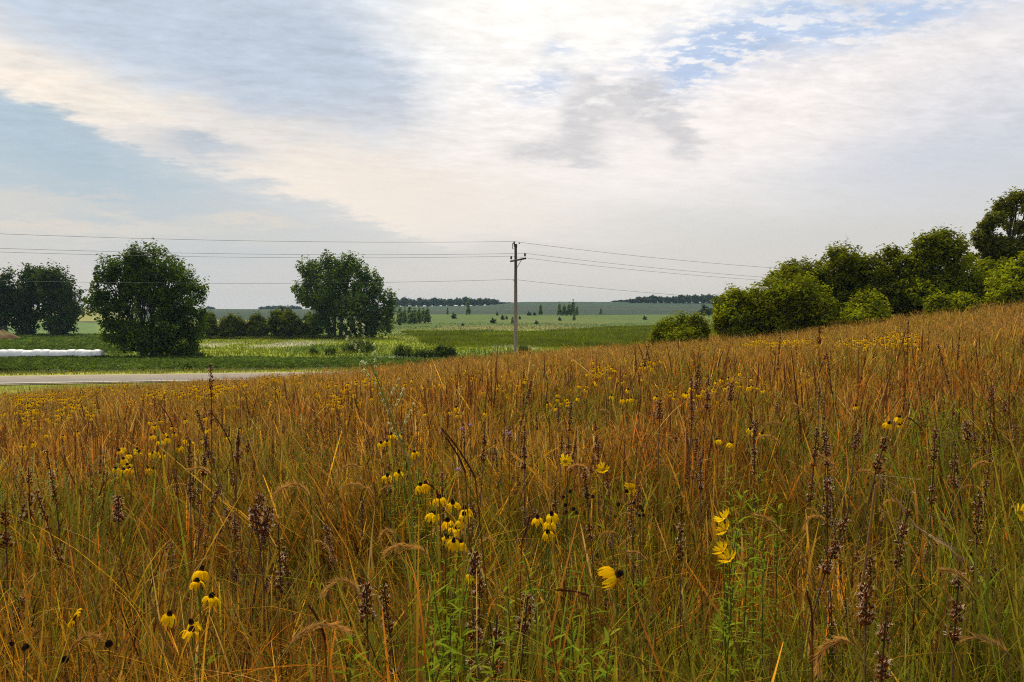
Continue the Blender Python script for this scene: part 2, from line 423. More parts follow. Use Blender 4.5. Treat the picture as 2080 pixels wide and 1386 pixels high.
# soybean rows across the road: leaf tufts
def tufts(x, y, h, spread, leaf, k, cols, up=.5):
    """k small leaf quads round each point"""
    n = len(x); z = ground(x, y)
    X = np.repeat(np.stack([x, y, z], -1), k, 0); N = n * k
    off = rng.normal(0, 1, (N, 3)); off /= np.linalg.norm(off, axis=1)[:, None]; off *= rng.random((N, 1)) ** .4
    hh = np.repeat(np.broadcast_to(h, (n,)), k)
    P = X + np.stack([off[:, 0] * spread, off[:, 1] * spread, hh * (.55 + .45 * off[:, 2])], -1)
    cc = np.array(cols)[rng.integers(0, len(cols), n)] * rng.uniform(.75, 1.25, (n, 1))
    Cc = np.repeat(cc, k, 0) * rng.uniform(.75, 1.3, (N, 1))
    return leaves(P, leaf * rng.uniform(.6, 1.4, N), Cc, up)
def leaves(P, size, C, up=.4, out=None, asp=.55):
    N = len(P)
    nrm = rng.normal(0, 1, (N, 3)); nrm[:, 2] = np.abs(nrm[:, 2]) + up * 1.6
    if out is not None: nrm = nrm + out
    nrm /= np.linalg.norm(nrm, axis=1)[:, None]
    a = rng.normal(0, 1, (N, 3)); a -= (a * nrm).sum(1)[:, None] * nrm; a /= np.linalg.norm(a, axis=1)[:, None] + 1e-9
    b = np.cross(nrm, a); s = size[:, None]
    V = np.stack([P - a * s * .5, P + b * s * asp * .5 - a * s * .05, P + a * s * .5 - nrm * s * .12, P - b * s * asp * .5 - a * s * .05], 1)
    F = np.arange(N * 4).reshape(N, 4)
    return V.reshape(-1, 3), F, np.repeat(C, 4, 0)
pq = []
for a_, b_, lf in ((1.5, 4, .026), (4, 9, .034), (9, 20, .05), (20, 60, .08)):
    e = FORB_Q[(FORB_Q[:, 1] >= a_) & (FORB_Q[:, 1] < b_)]
    pq.append(tufts(e[:, 0], e[:, 1], .50 * hvar(e) * rng.uniform(.5, 1.5, len(e)), .13, lf, 26, FORB, .2))
V, F, C = join(pq)
kind(mk('prairie_undergrowth', V, F, M_GRASS, C), 'stuff')
n = 15000
x = rng.uniform(-78, 8, n); s = rng.uniform(84, 125, n); y = s + ROAD_K * x
rowk = np.round((y * .94 + x * .34) / .76) * .76
k = (y < 94.2 + 1.2 * np.sin(x / 7.)) & (np.abs(x) < .70 * y)
x, y = x[k], y[k]
soyc = [(.085, .135, .018), (.11, .165, .022), (.065, .11, .015), (.14, .19, .03)]
n = 9000
xa = rng.uniform(-125, -50, n); ya = rng.uniform(106, 175, n); ka = (xa / ya < -.485) & (xa / ya > -.72)
V, F, C = join([tufts(x, y, .55, .42, .26, 11, soyc), tufts(xa[ka], ya[ka], .6, .6, .42, 7, soyc)])
kind(mk('soybean_crop', V, F, M_FIELD, C), 'stuff')

# meadow grass across the valley floor
def meadow(n, y0, y1, h, w, cols, seg=2, mask=None, tint=True):
    y = y0 + (y1 - y0) * rng.random(n) ** 1.0; x = rng.uniform(-.70, .45, n) * y
    k = np.ones(n, bool) if mask is None else mask(x, y)
    x, y = x[k], y[k]; b = grow(np.stack([x, y], -1)); m = len(b)
    g = ground_colour(x, y) * 1.0
    c = g * rng.uniform(.65, 1.4, (m, 1))
    hv = h * rng.uniform(.4, 1.5, m) * (.35 + 1.3 * fbm(x / 6., y / 6., 73))
    return ribbons(b, hv, rng.uniform(0, 2 * pi, m), rng.normal(0, .35, m), np.abs(rng.normal(0, .6, m)), w * rng.uniform(.6, 1.5, m), seg, c * .95, c * 1.1)
nosoy = lambda x, y: ~((np.arctan2(x, y) < -.46) & (y > 105))
V, F, C = join([meadow(60000, 94.5, 175, .42, .10, None, 2, nosoy), meadow(22000, 175, 300, .28, .22, None, 1, lambda x, y: nosoy(x, y))])
kind(mk('meadow_grass', V, F, M_FIELD, C), 'stuff')
n = 70000
y = rng.uniform(118, 290, n); x = rng.uniform(-.16, .34, n) * y; k = reed_mask(x, y) > rng.uniform(.3, .7, n)
x, y = x[k], y[k]; b = grow(np.stack([x, y], -1)); m = len(b)
c = np.array([(.15, .19, .007), (.18, .215, .008), (.13, .17, .007), (.19, .20, .009)])[rng.integers(0, 4, m)] * rng.uniform(.7, 1.3, (m, 1)) * (.7 + .6 * fbm(x / 18., y / 10., 75))[:, None]
V, F, C = ribbons(b, .55 * rng.uniform(.5, 1.25, m) * (.35 + .75 * np.clip(reed_mask(x, y), 0, 1) * (.5 + fbm(x / 9., y / 9., 76))), rng.uniform(0, 2 * pi, m), rng.normal(0, .12, m), np.abs(rng.normal(0, .15, m)), .16 * rng.uniform(.6, 1.4, m) * (y / 130.), 2, c * .85, c)
kind(mk('reed_bed', V, F, M_FIELD, C), 'stuff')
# ragged dark weeds along the foot of the bales and the field edge
n = 6500
x = rng.uniform(-75, 2, n); y = 94.6 + rng.normal(0, .5, n) + 1.0 * np.sin(x / 9.)
hw = .55 * (.3 + 1.3 * fbm(x / 2.2, y / 2.2, 83)) * np.where(x < -38, 1, .55)
V, F, C = tufts(x, y, hw, .3, .22, 9, [(.035, .06, .015), (.05, .08, .02), (.06, .06, .02), (.09, .11, .025), (.04, .05, .012)])
kind(mk('field_edge_weeds', V, F, M_FIELD, C), 'stuff')

# ------------------------------------------------------------------ trees
def tree(name, label, cat, base, lobes, leaf, nleaf, cols, stems, group=None, clump=.42, k=22, vert=.0, sub=26, up=.35, shell=.5, droop=0, nsub=10, spiky=.04, core=.86, holes=.16, hole=1.1, bark=(.06, .05, .04), thick=.2, depth=.9, skirt=None):
    """lobes: (dx, z, rx, rz[, dy[, ry]]) in metres from the base"""
    root = thing(name, label, cat, base, 0, group)
    L = np.array([(l[0], l[4] if len(l) > 4 else rng.normal(0, l[2] * .25), l[1], l[2], l[5] if len(l) > 5 else l[2] * depth, l[3]) for l in lobes], float)
    L0 = L; own = []; SL = []
    for q, l in enumerate(L0):
        SL.append(np.concatenate([l[:3], l[3:6] * core])); own.append(q)
        for _ in range(nsub):
            e = rng.normal(0, 1, 3); e[2] += .25; e /= np.linalg.norm(e)
            SL.append(np.concatenate([l[:3] + e * l[3:6] * rng.uniform(.60, .78) * (1 - .2 * max(0, e[2])), l[3:6].mean() * rng.uniform(.26, .42) * np.array([1, 1, .9 + vert * .5])])); own.append(q)
    L = np.array(SL); own = np.array(own)
    vol = (L[:, 3] * L[:, 4] * L[:, 5]) ** .62; pr = vol / vol.sum()
    nc = max(8, nleaf // k)
    li = rng.choice(len(L), nc, p=pr)
    d = rng.normal(0, 1, (nc, 3)); d /= np.linalg.norm(d, axis=1)[:, None]
    r = (shell + (1 - shell) * rng.random(nc) ** .6)
    r = r * (1 + .16 * (fbm(d[:, 0] * 2.1 + li * 7.7, d[:, 2] * 2.1 + d[:, 1] * 1.3, 91) - .5) * 2)
    cc = L[li, :3] + d * L[li, 3:6] * r[:, None]
    keep = (cc[:, 2] > min(.25, .3 * L0[:, 2].max())) & ((nc < 500) | (fbm((cc[:, 0] + .35 * cc[:, 1]) / hole, cc[:, 2] / hole, int(abs(base[0]) * 7) % 50, 2) > holes))
    cc, d, li = cc[keep], d[keep], li[keep]; nc = len(cc)
    cs = clump * rng.uniform(.6, 1.35, nc)
    sh = (rng.random(nc) < spiky) & (d[:, 2] > -.2)
    vv = np.where(sh, vert + .9, vert); cc[sh, 2] += cs[sh] * .25
    own_l = own[li]
    N = nc * k
    o = rng.normal(0, 1, (N, 3)); o /= np.maximum(np.linalg.norm(o, axis=1), .3)[:, None] ** .6
    ax = np.repeat(d * .6 + np.stack([0 * vv, 0 * vv, vv], -1), k, 0)
    tt = rng.uniform(-.7, 1.0, N)[:, None]
    P = np.repeat(cc, k, 0) + o * np.repeat(cs, k)[:, None] * np.array([.62, .62, .55]) + ax * tt * np.repeat(cs, k)[:, None]
    if droop: P[:, 2] -= droop * (o[:, 0] ** 2 + o[:, 1] ** 2) * np.repeat(cs, k)
    P[:, 2] = np.maximum(P[:, 2], .05)
    base_c = np.array(cols)[rng.integers(0, len(cols), nc)] * rng.uniform(.78, 1.25, (nc, 1))
    Cc = np.repeat(base_c, k, 0) * rng.uniform(.75, 1.3, (N, 1))
    V, F, C = leaves(P, leaf * rng.uniform(.6, 1.35, N), Cc, up, np.repeat(d, k, 0) * .95)
    mk('crown', V, F, M_TREE, C, root)
    b = B()
    for si, st in enumerate(stems):
        x0, lob, r0 = st[:3]
        e = L0[lob, :3] + np.array([0, 0, L0[lob, 5] * .25])
        s0 = np.array([x0, rng.normal(0, .1), -.3]) if len(st) == 3 else main[st[3]].copy()
        t = np.linspace(0, 1, 9)[:, None]
        mid = s0 + (e - s0) * np.array([.3, .3, .55]) + rng.normal(0, .25, 3) * np.array([1, 1, .2])
        pts = (1 - t) ** 2 * s0 + 2 * t * (1 - t) * mid + t ** 2 * e
        pts[1:-1] += rng.normal(0, .035 * np.linalg.norm(e - s0) / 4, (7, 3)) * np.array([1, 1, .3])
        if si == 0: main = pts
        b.tube(pts, r0 * (1 - .78 * t[:, 0]), np.array(bark) * rng.uniform(.8, 1.2), 7)
        mine = np.nonzero(own_l == lob)[0]
        for q in rng.permutation(mine)[:sub]:
            f = rng.uniform(.35, .98); ps = pts[int(f * 8)]
            tip = cc[q]
            m2 = (ps + tip) / 2 + rng.normal(0, .12, 3) + np.array([0, 0, .18 * np.linalg.norm(tip - ps) * .5])
            u = np.linspace(0, 1, 5)[:, None]
            b.tube((1 - u) ** 2 * ps + 2 * u * (1 - u) * m2 + u ** 2 * tip, (r0 * .26 + .008) * (1 - .8 * u[:, 0]), np.array(bark), 4, False)
    b.build('trunk', M_BARK, root)
    return root
WILLOW = [(.10, .155, .014), (.078, .126, .012), (.126, .18, .017), (.06, .096, .010)]
BOX = [(.235, .255, .006), (.18, .21, .006), (.285, .295, .008), (.125, .155, .005)]
LIT = [(.25, .285, .008), (.19, .235, .007), (.31, .325, .010)]
def foot(px, Y):
    x = (px - CX) / FP * Y
    return (x, Y, gz(x, Y))
def PXL(px0, Y, zb, L):
    """lobes written as (px, py, half width px, half height px[, dy, ry]) on the photograph, turned to metres at depth Y"""
    o = []
    for l in L:
        p = at(l[0], l[1], Y); q = at(px0, 600, Y)
        e = [p[0] - q[0], p[2] - zb, l[2] * Y / FP, l[3] * Y / FP]
        if len(l) > 4: e += list(l[4:])
        o.append(tuple(e))
    return o
def ptree(name, label, cat, px0, Y, L, *a, **kw):
    f = foot(px0, Y)
    return tree(name, label, cat, f, PXL(px0, Y, f[2], L), *a, **kw)

ptree('willow_tree', 'broad round dark willow standing at the right end of the white bale row', 'tree', 305, 98,
      [(232, 575, 50, 48), (260, 551, 46, 40), (300, 540, 56, 42), (346, 560, 46, 40), (380, 600, 42, 52), (300, 600, 66, 44), (222, 628, 44, 42), (250, 672, 46, 38), (350, 655, 56, 44), (392, 650, 32, 42), (300, 690, 66, 34), (362, 695, 46, 28)],
      .38, 46000, WILLOW, [(-.9, 0, .22), (-.4, 1, .26), (.1, 2, .26), (.9, 3, .24), (.2, 4, .2), (-1.1, 5, .15), (1.2, 7, .15)], clump=.58, k=22, vert=.75, thick=.25, shell=.62, holes=.29, hole=1.1, sub=40)
ptree('cottonwood_tree', 'tall cottonwood with several trunks and uneven top between the round willow and the pole', 'tree', 690, 160,
      [(630, 560, 30, 34), (612, 590, 20, 22), (664, 553, 34, 34), (708, 553, 34, 34), (742, 580, 38, 40), (690, 590, 66, 44), (652, 608, 40, 30), (770, 618, 36, 38), (720, 625, 50, 36), (775, 650, 26, 30), (748, 660, 24, 28), (690, 640, 40, 36), (645, 655, 18, 26), (668, 668, 18, 18), (705, 670, 22, 16), (738, 672, 20, 16)],
      .58, 34000, [(.125, .19, .024), (.10, .155, .02), (.15, .215, .03), (.08, .125, .018)], [(-2, 0, .3), (-.8, 2, .34), (.2, 3, .34), (1.2, 4, .36), (.4, 5, .26), (3.6, 7, .3), (4.4, 9, .2), (-1.4, 6, .22), (0.8, 10, .3)], clump=.85, k=22, vert=.85, shell=.6, sub=34, holes=.30, hole=1.4)
for q, (px0, LL, Yd, lab) in enumerate([
    (10, [(5, 590, 34, 50), (-30, 600, 40, 55), (15, 630, 30, 45), (-20, 650, 30, 36)], 168, 'dark willow cut by the photo edge, beside the grassy mound'),
    (60, [(55, 580, 34, 42), (85, 575, 30, 36), (70, 620, 40, 44), (60, 655, 28, 34)], 172, 'tall dark willow in the middle of the grove beyond the white bales'),
    (118, [(112, 582, 34, 42), (140, 605, 32, 38), (120, 630, 38, 38), (125, 660, 26, 26), (150, 635, 18, 22)], 168, 'spreading dark willow at the open field end of the grove beyond the white bales')]):
    ptree('willow_tree', lab, 'tree', px0, Yd, LL, .6, 16000, [(.06, .095, .014), (.048, .078, .012), (.072, .108, .016)], [(-1, 0, .3), (.8, 1, .3), (0, 2, .28), (.4, 3, .25)],
          group='grove of willows beyond the bales', clump=.85, k=20, vert=.6, shell=.6, sub=20, holes=.24, hole=1.6)
for px0, LL, lab in [
    (475, [(475, 665, 24, 24), (468, 675, 22, 16), (484, 672, 20, 18)], 'small round tree with a short trunk, first of the low row from the round willow'),
    (522, [(522, 662, 17, 22), (528, 676, 18, 16), (512, 672, 12, 14)], 'smallest loose tree in the low row, between two rounder neighbours'),
    (583, [(580, 655, 30, 30), (595, 668, 26, 22), (565, 668, 22, 20)], 'largest dome shaped tree of the low row, beside the tall cottonwood'),
    (425, [(424, 660, 16, 24), (418, 672, 16, 16), (432, 672, 10, 12)], 'slim young tree peeking out behind the round dark willow')]:
    ptree('small_tree', lab, 'tree', px0, 158, [(l[0], l[1] - 1, l[2] * 1.14, l[3] * 1.12) for l in LL], .44, 14000, [(.13, .15, .006), (.10, .125, .006), (.075, .10, .005), (.17, .18, .007)], [(0, 0, .14), (.2, 1, .1), (-.2, 2, .1)], group='low row of small trees by the cottonwood', clump=.5, k=20, vert=.3, shell=.6, sub=10, holes=0)
ptree('small_tree', 'low grey green tree tucked against the foot of the cottonwood', 'tree', 632, 166, [(634, 655, 20, 22), (625, 672, 16, 14), (645, 672, 12, 12)], .45, 4000, WILLOW, [(0, 0, .12)], clump=.6, k=20, sub=10)
n = 2600
x = rng.uniform(-66, -30, n); y = 156.5 + rng.normal(0, 1.3, n)
V, F, C = tufts(x, y, .7 * (.2 + 1.4 * fbm(x / 3., y / 3., 87)), .55, .36, 8, [(.06, .09, .012), (.09, .12, .015), (.12, .14, .02), (.16, .16, .03)])
kind(mk('hedge_undergrowth', V, F, M_FIELD, C), 'stuff')
# the trees on the brow at the right
RT = [
 ('box_elder_tree', 'low rounded box elder at the open field end of the big thicket', 1545, 50, [(1500, 625, 42, 38), (1560, 615, 52, 45), (1620, 610, 48, 42), (1475, 655, 30, 32), (1530, 660, 50, 40), (1600, 660, 60, 42), (1655, 640, 34, 40)], 15000, 'mix'),
 ('box_elder_tree', 'dark box elder with spiky top shoots behind the rounded one', 1690, 56, [(1590, 575, 40, 30), (1625, 560, 40, 36), (1700, 540, 44, 40), (1665, 580, 60, 40), (1735, 555, 34, 40), (1700, 620, 70, 50), (1660, 660, 50, 34)], 15000, 'dark'),
 ('box_elder_tree', 'box elder with bare twig tips, in the middle of the thicket', 1800, 55, [(1765, 555, 48, 42), (1750, 600, 50, 40), (1805, 530, 22, 30), (1840, 545, 30, 30), (1800, 600, 60, 44), (1790, 650, 60, 36), (1850, 620, 44, 44)], 14000, 'dark'),
 ('box_elder_tree', 'tallest domed box elder of the thicket, next to the open tall tree', 1905, 54, [(1845, 560, 40, 44), (1985, 590, 36, 44), (1880, 505, 34, 32), (1912, 500, 34, 30), (1900, 540, 54, 42), (1945, 545, 34, 40), (1880, 590, 60, 40), (1940, 600, 52, 44), (1960, 640, 40, 30)], 16000, 'mix'),
 ('box_elder_tree', 'bright green leafy sapling in front of the dark thicket', 1770, 49, [(1765, 630, 34, 34), (1740, 655, 40, 26), (1785, 655, 36, 24)], 5000, 'lit'),
 ('box_elder_tree', 'bright low sapling in front of the domed box elder', 1925, 49, [(1905, 630, 26, 26), (1940, 622, 28, 20), (1925, 645, 34, 14), (1965, 625, 26, 22)], 5200, 'mix'),
 ('box_elder_tree', 'sunlit yellow green box elder cut by the photo edge', 2070, 48, [(2060, 580, 36, 34), (2090, 555, 34, 34), (2040, 605, 34, 26), (2095, 605, 50, 30), (2050, 622, 40, 14)], 9000, 'lit'),
 ('box_elder_tree', 'mid green box elder between the domed one and the photo edge', 2000, 57, [(1995, 560, 24, 30), (2010, 590, 34, 40), (1985, 620, 36, 30), (2030, 560, 24, 26)], 8000, 'mix'),
]
for nm, lab, px0, Y, LL, nl, tone in RT:
    cols = {'mix': BOX + LIT[:1], 'dark': [(.175, .195, .005), (.14, .16, .005), (.22, .23, .007)], 'lit': LIT + BOX[:1]}[tone]
    zb = foot(px0, Y)
    ptree(nm, lab, 'tree', px0, Y, [(l[0], l[1], l[2] * 1.13, l[3] * 1.08, rng.uniform(-.8, .8)) for l in LL], .215, int(nl * 2.5), cols, [(0, 0, .12), (.2, 1, .13), (-.2, min(2, len(LL) - 1), .1)] + ([(.1, 4, .1)] if len(LL) > 4 else []),
          group='box elder thicket on the brow', clump=.30, k=16, vert=.4, shell=.66, sub=16, up=.5, depth=1.0, holes=0)
ptree('tall_tree', 'tall open dark tree with a bare forked trunk rising behind the thicket', 'tree', 2048, 64,
      [(2035, 425, 28, 22), (2062, 408, 24, 20), (2088, 430, 26, 30), (2010, 452, 24, 18), (2080, 470, 24, 26), (1995, 505, 30, 22), (2030, 500, 26, 24), (2072, 515, 30, 34), (2020, 535, 36, 30), (2055, 560, 40, 30), (2110, 480, 30, 40), (1998, 475, 22, 20), (2050, 470, 26, 24), (2018, 500, 30, 26), (1985, 530, 26, 22)],
      .25, 34000, [(.17, .18, .010), (.13, .145, .009), (.21, .21, .012)], [(0, 1, .19), (0, 0, .09, 5), (0, 2, .10, 5), (0, 5, .08, 3), (0, 4, .09, 4), (0, 7, .08, 3), (0, 8, .07, 2), (0, 3, .05, 6)], clump=.36, k=14, vert=.3, shell=.45, sub=8, holes=.37, hole=.75, core=.55)
ptree('bright_shrub', 'yellow green shrub standing alone on the brow beside the thicket', 'shrub', 1378, 49,
      [(1350, 672, 26, 20), (1375, 655, 24, 20), (1410, 660, 26, 20), (1380, 685, 46, 20), (1425, 680, 16, 18), (1335, 690, 16, 16)], .15, 16000, LIT + [(.14, .16, .010)], [(0, 0, .05), (.1, 1, .05), (.2, 2, .05), (-.1, 5, .04)], clump=.22, k=16, vert=.5, shell=.5, sub=8, up=.5)
# shrubs on the meadow
for px0, Y, LL, nl, lab in [
    (732, 112, [(715, 706, 24, 16), (745, 704, 26, 16), (730, 715, 36, 12)], 5000, 'wide grey green willow shrub in the meadow below the cottonwood'),
    (820, 99, [(812, 718, 14, 16), (830, 722, 16, 13)], 2600, 'soft upright shrub at the field edge, middle of the three before the reeds'),
    (862, 97, [(855, 722, 16, 12), (872, 724, 14, 10)], 2200, 'low dark shrub at the field edge, between two softer shrubs'),
    (905, 97, [(895, 716, 16, 16), (912, 720, 14, 13)], 2600, 'soft round shrub at the field edge nearest to the pole'),
    (637, 106, [(637, 716, 9, 8)], 700, 'tiny dark shrub alone in the yellow meadow'),
    (672, 104, [(672, 717, 10, 8)], 700, 'small low shrub beside the wide willow shrub'),
    (1062, 100, [(1064, 714, 12, 10)], 800, 'low dark shrub just behind the foot of the pole'),
    (395, 97, [(392, 722, 12, 8), (408, 724, 10, 7)], 1000, 'low shrub at the foot of the round dark willow')]:
    ptree('meadow_shrub', lab, 'shrub', px0, Y, LL, .26, int(nl * 1.5), [(.10, .145, .02), (.08, .115, .016), (.125, .165, .025)], [(0, 0, .05)], group='shrubs on the meadow', clump=.42, k=16, vert=.5, shell=.35, sub=6)

# far trees: a few shapes of height 1, copied and scaled
def proto(name, lobes, nl, cols, leaf, clump):
    t = tree(name, '', 'tree', (0, 0, 0), lobes, leaf, nl, cols, [(0, 0, .03), (.02, min(1, len(lobes) - 1), .02)], clump=clump, k=14, vert=.3, shell=.45, sub=5, nsub=5)
    return t
FAR = [(.05, .08, .03), (.04, .065, .025), (.06, .09, .035)]
P_ROUND = [proto('broadleaf_tree', [(0, .62, .38, .34, 0, .38), (-.22, .5, .28, .26, 0, .3), (.24, .52, .28, .28, 0, .3), (0, .3, .35, .24, 0, .3)], 1900, FAR, .17, .10),
           proto('broadleaf_tree', [(-.1, .66, .34, .32, 0, .34), (.22, .55, .3, .3, 0, .3), (-.3, .45, .24, .26, 0, .25), (.05, .28, .38, .22, 0, .3)], 1900, FAR, .17, .10)]
P_CONE = proto('conical_tree', [(0, .42, .16, .36, 0, .16), (.02, .7, .11, .27, 0, .11), (-.03, .25, .18, .2, 0, .18)], 1100, [(.22, .30, .08), (.17, .25, .06)], .10, .055)
P_BUSH = proto('meadow_bush', [(0, .55, .42, .38, 0, .4), (-.32, .3, .4, .3, 0, .4), (.3, .34, .4, .34, 0, .4), (0, .18, .6, .2, 0, .5)], 800, [(.07, .10, .02), (.055, .085, .016)], .22, .12)
used = set()
def far(p, px, ytop, Y, wpx, label, group):
    x = (px - CX) / FP * Y; z = gz(x, Y)
    H = at(px, ytop, Y)[2] - z
    if H < .3: return
    if p not in used: used.add(p); o = p
    else: o = dup(p)
    base_w = {P_CONE: .36}.get(p, 1.1)
    sx = wpx * Y / FP / base_w * (.78 if p is P_CONE else 1); H = H * 1.13
    o.location = (x, Y, z - .13 * H); o.scale = (sx, sx, H); o.rotation_euler = (0, 0, random.uniform(-.3, .3))
    o['label'] = label; o['group'] = group
def run(xs, tops, Y, wpx, label, group, jit=8):
    for k, (px, t) in enumerate(zip(xs, tops)):
        far(P_ROUND[k % 2], px, t, Y + random.uniform(-jit, jit), wpx * random.uniform(.85, 1.2), label, group)
g1 = 'far tree line behind the cottonwood'
run([806, 822, 838, 853, 868, 884, 900, 915, 931, 947, 961, 975, 990, 1003], [605, 603, 606, 604, 606, 604, 605, 606, 603, 602, 605, 605, 604, 607], 930, 24, 'hazy blue green tree in the far tree line on the ridge left of the pole', g1)
run([1022, 1034, 1012], [613, 614, 612], 1050, 20, 'low pale tree at the thinning end of the far tree line by the pole', g1)
g2 = 'far wood beyond the bright shrub'
run([1283, 1298, 1312, 1327, 1341, 1356, 1370, 1384, 1398, 1413, 1427, 1441, 1456, 1470, 1486, 1502], [606, 602, 601, 599, 600, 602, 600, 598, 597, 598, 596, 597, 599, 597, 598, 600], 860, 24, 'hazy blue tree in the far wood on the ridge beyond the lone shrub', g2)
run([1250, 1262, 1274], [610, 609, 608], 1000, 20, 'low pale blue tree at the tapering tip of the far wood', g2)
run([534, 546, 558, 570, 582, 594, 606], [622, 621, 620, 620, 621, 620, 621], 1250, 18, 'faint blue tree on the skyline between the small trees and the cottonwood', 'faint trees on the skyline')
run([432, 424], [623, 622], 1250, 14, 'faint blue tree on the skyline just behind the round willow', 'faint trees on the skyline')
for px, t, w in [(812, 618, 16), (822, 622, 14), (832, 613, 14), (842, 620, 16), (851, 617, 14), (860, 620, 13), (868, 618, 11), (838, 625, 16), (817, 626, 16)]:
    far(P_CONE, px, t + random.uniform(-2, 4), 300 + random.uniform(-12, 12), w * random.uniform(1.0, 1.9), 'pale upright tree in the copse beside the cottonwood', 'pale copse in the far meadow')
far(P_CONE, 951, 606, 445, 12, 'slim tall conical tree alone at the foot of the dark field', 'lone conical trees')
far(P_CONE, 909, 621, 455, 6, 'very small faint conical tree before the dark field', 'lone conical trees')
far(P_CONE, 1098, 614, 440, 10, 'slim upright tree between the pole and the tight clump', 'lone conical trees')
far(P_CONE, 1220, 623, 455, 7, 'faint pale upright tree at the dark field beyond the clump', 'lone conical trees')
far(P_CONE, 1166, 631, 330, 8, 'small upright tree in front of the tight clump', 'lone conical trees')
far(P_CONE, 1041, 641, 290, 8, 'small upright tree half hidden by the pole', 'lone conical trees')
for px, t, w in [(1136, 611, 12), (1146, 616, 14), (1156, 611, 14), (1164, 606, 14), (1172, 618, 8)]:
    far(P_CONE, px, t, 430, w, 'upright tree in the tight clump right of the pole', 'tight clump of upright trees')
for px, t, Y, w, lab in [(922, 634, 360, 11, 'dark round bush below the slim conical tree'), (940, 655, 262, 6, 'tiny dark bush on the pale meadow slope'), (1002, 645, 292, 13, 'largest dark bush on the meadow left of the pole'),
                      (1021, 638, 345, 8, 'small dark bush just left of the pole'), (1029, 640, 350, 5, 'tiny bush touching a bigger one near the pole'), (1075, 632, 430, 10, 'flat dark bush at the dark field edge right of the pole'),
                      (1086, 633, 430, 7, 'small flat bush beside the flat one at the field edge'), (1090, 650, 285, 8, 'small dark bush on the slope right of the pole'), (1137, 643, 330, 7, 'round dark bush below the tight clump'),
                      (812, 650, 275, 8, 'dark bush at the foot of the pale copse'), (1056, 641, 350, 5, 'tiny dark bush right beside the pole'), (1010, 632, 430, 5, 'speck of a bush at the far field edge'),
                      (1310, 641, 345, 9, 'low bush in the tan grass beyond the reeds'), (1435, 618, 430, 34, 'broad hazy bush between the bright shrub and the thicket')]:
    far(P_BUSH, px, t, Y, w, lab, 'scattered bushes in the far meadow')

# ------------------------------------------------------------------ pole and wires
LD = np.array([1, ROAD_K, 0]) / math.hypot(1, ROAD_K)
def make_pole():
    Y = 62.0; x0 = (1047.5 - CX) / FP * Y; zb = gz(x0, Y)
    root = thing('utility_pole', 'weathered wooden utility pole with a small dark crossarm, standing at the prairie edge', 'utility pole', (x0, Y, zb))
    top = at(1047, 497, Y)[2] - zb
    b = B(); z = np.linspace(-1.2, top, 14)
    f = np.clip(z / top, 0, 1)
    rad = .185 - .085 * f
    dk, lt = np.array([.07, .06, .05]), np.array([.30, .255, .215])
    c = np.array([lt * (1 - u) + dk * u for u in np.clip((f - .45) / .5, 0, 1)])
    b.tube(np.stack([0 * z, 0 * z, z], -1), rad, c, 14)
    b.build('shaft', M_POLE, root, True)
    b = B(); b.lathe([(.001, top + .05), (.115, top + .045), (.12, top - .22), (.105, top - .23)], 14, (.03, .03, .03)); b.build('pole_cap', M_METAL, root)
    ad = np.array([.46, -.888, 0.04]); ad /= np.linalg.norm(ad)
    az = at(1047, 529.5, Y)[2] - zb
    rot = np.column_stack([ad, np.cross([0, 0, 1], ad), [0, 0, 1]])
    off = -np.cross([0, 0, 1], ad) * .0 + np.array([-.02, -.19, 0])
    b = B(); b.box(off + ad * .42 + [0, 0, az], (2.5, .10, .12), rot, (.045, .04, .035)); arm = b.build('crossarm', M_METAL, root)
    def insul(p, parent, s=1.0):
        q = B(); q.tube([p, p + [0, 0, .12 * s]], .012, (.05, .05, .05), 6)
        q.lathe([(.03 * s, .10 * s), (.075 * s, .11 * s), (.085 * s, .16 * s), (.05 * s, .18 * s), (.075 * s, .20 * s), (.08 * s, .25 * s), (.05 * s, .27 * s), (.06 * s, .30 * s), (.05 * s, .35 * s), (.001, .37 * s)], 12, (.06, .05, .045), Matrix.Translation(Vector(p)))
        q.build('insulator', M_METAL, parent)
        return p + np.array([0, 0, .33 * s])
    pr = insul(off + ad * 1.55 + [0, 0, az + .06], arm); pl = insul(off - ad * .72 + [0, 0, az + .06], arm)
    b = B(); e0 = off + ad * 1.0 + [0, 0, az - .05]; e1 = np.array([.06, -.10, az - .62]); b.tube([e0, e1], .025, (.05, .045, .04), 6); b.build('brace', M_METAL, root)
    b = B()
    b.tube([[-.10, -.02, top - .35], [-.24, -.04, top - .33], [-.24, -.04, top + .08], [-.17, -.03, top + .12]], .028, (.03, .03, .03), 6)
    b.tube([[-.10, -.02, top - .16], [-.16, -.03, top - .1], [-.1, -.03, top + .08]], .02, (.03, .03, .03), 6)
    br = b.build('top_bracket', M_METAL, root)
    pt = insul(np.array([-.12, -.03, top - .05]), br, .85)
    b = B(); b.tube([[-.13, 0, 0], [-.20, 0, .0], [-.20, 0, .08]], .02, (.05, .05, .05), 6)
    nz = at(1046, 570, Y)[2] - zb
    nb = b.build('neutral_bracket', M_METAL, root); nb.location = (0, -.05, nz)
    return root, [pt, pl, pr, np.array([-.19, -.05, nz + .08])], (x0, Y, zb), top
pole, PT, PB, PTOP = make_pole()
PB = np.array(PB)
LS, RS = 53.0, 53.0
pL = dup(pole); pL.location = PB - LD * LS + np.array([0, 0, 0]); pL['label'] = 'next utility pole along the road toward the bales, outside the picture'
pRt = dup(pole); pRt.location = PB + LD * RS + np.array([0, 0, -1.88]); pRt['label'] = 'next utility pole down the line, hidden by the thicket'
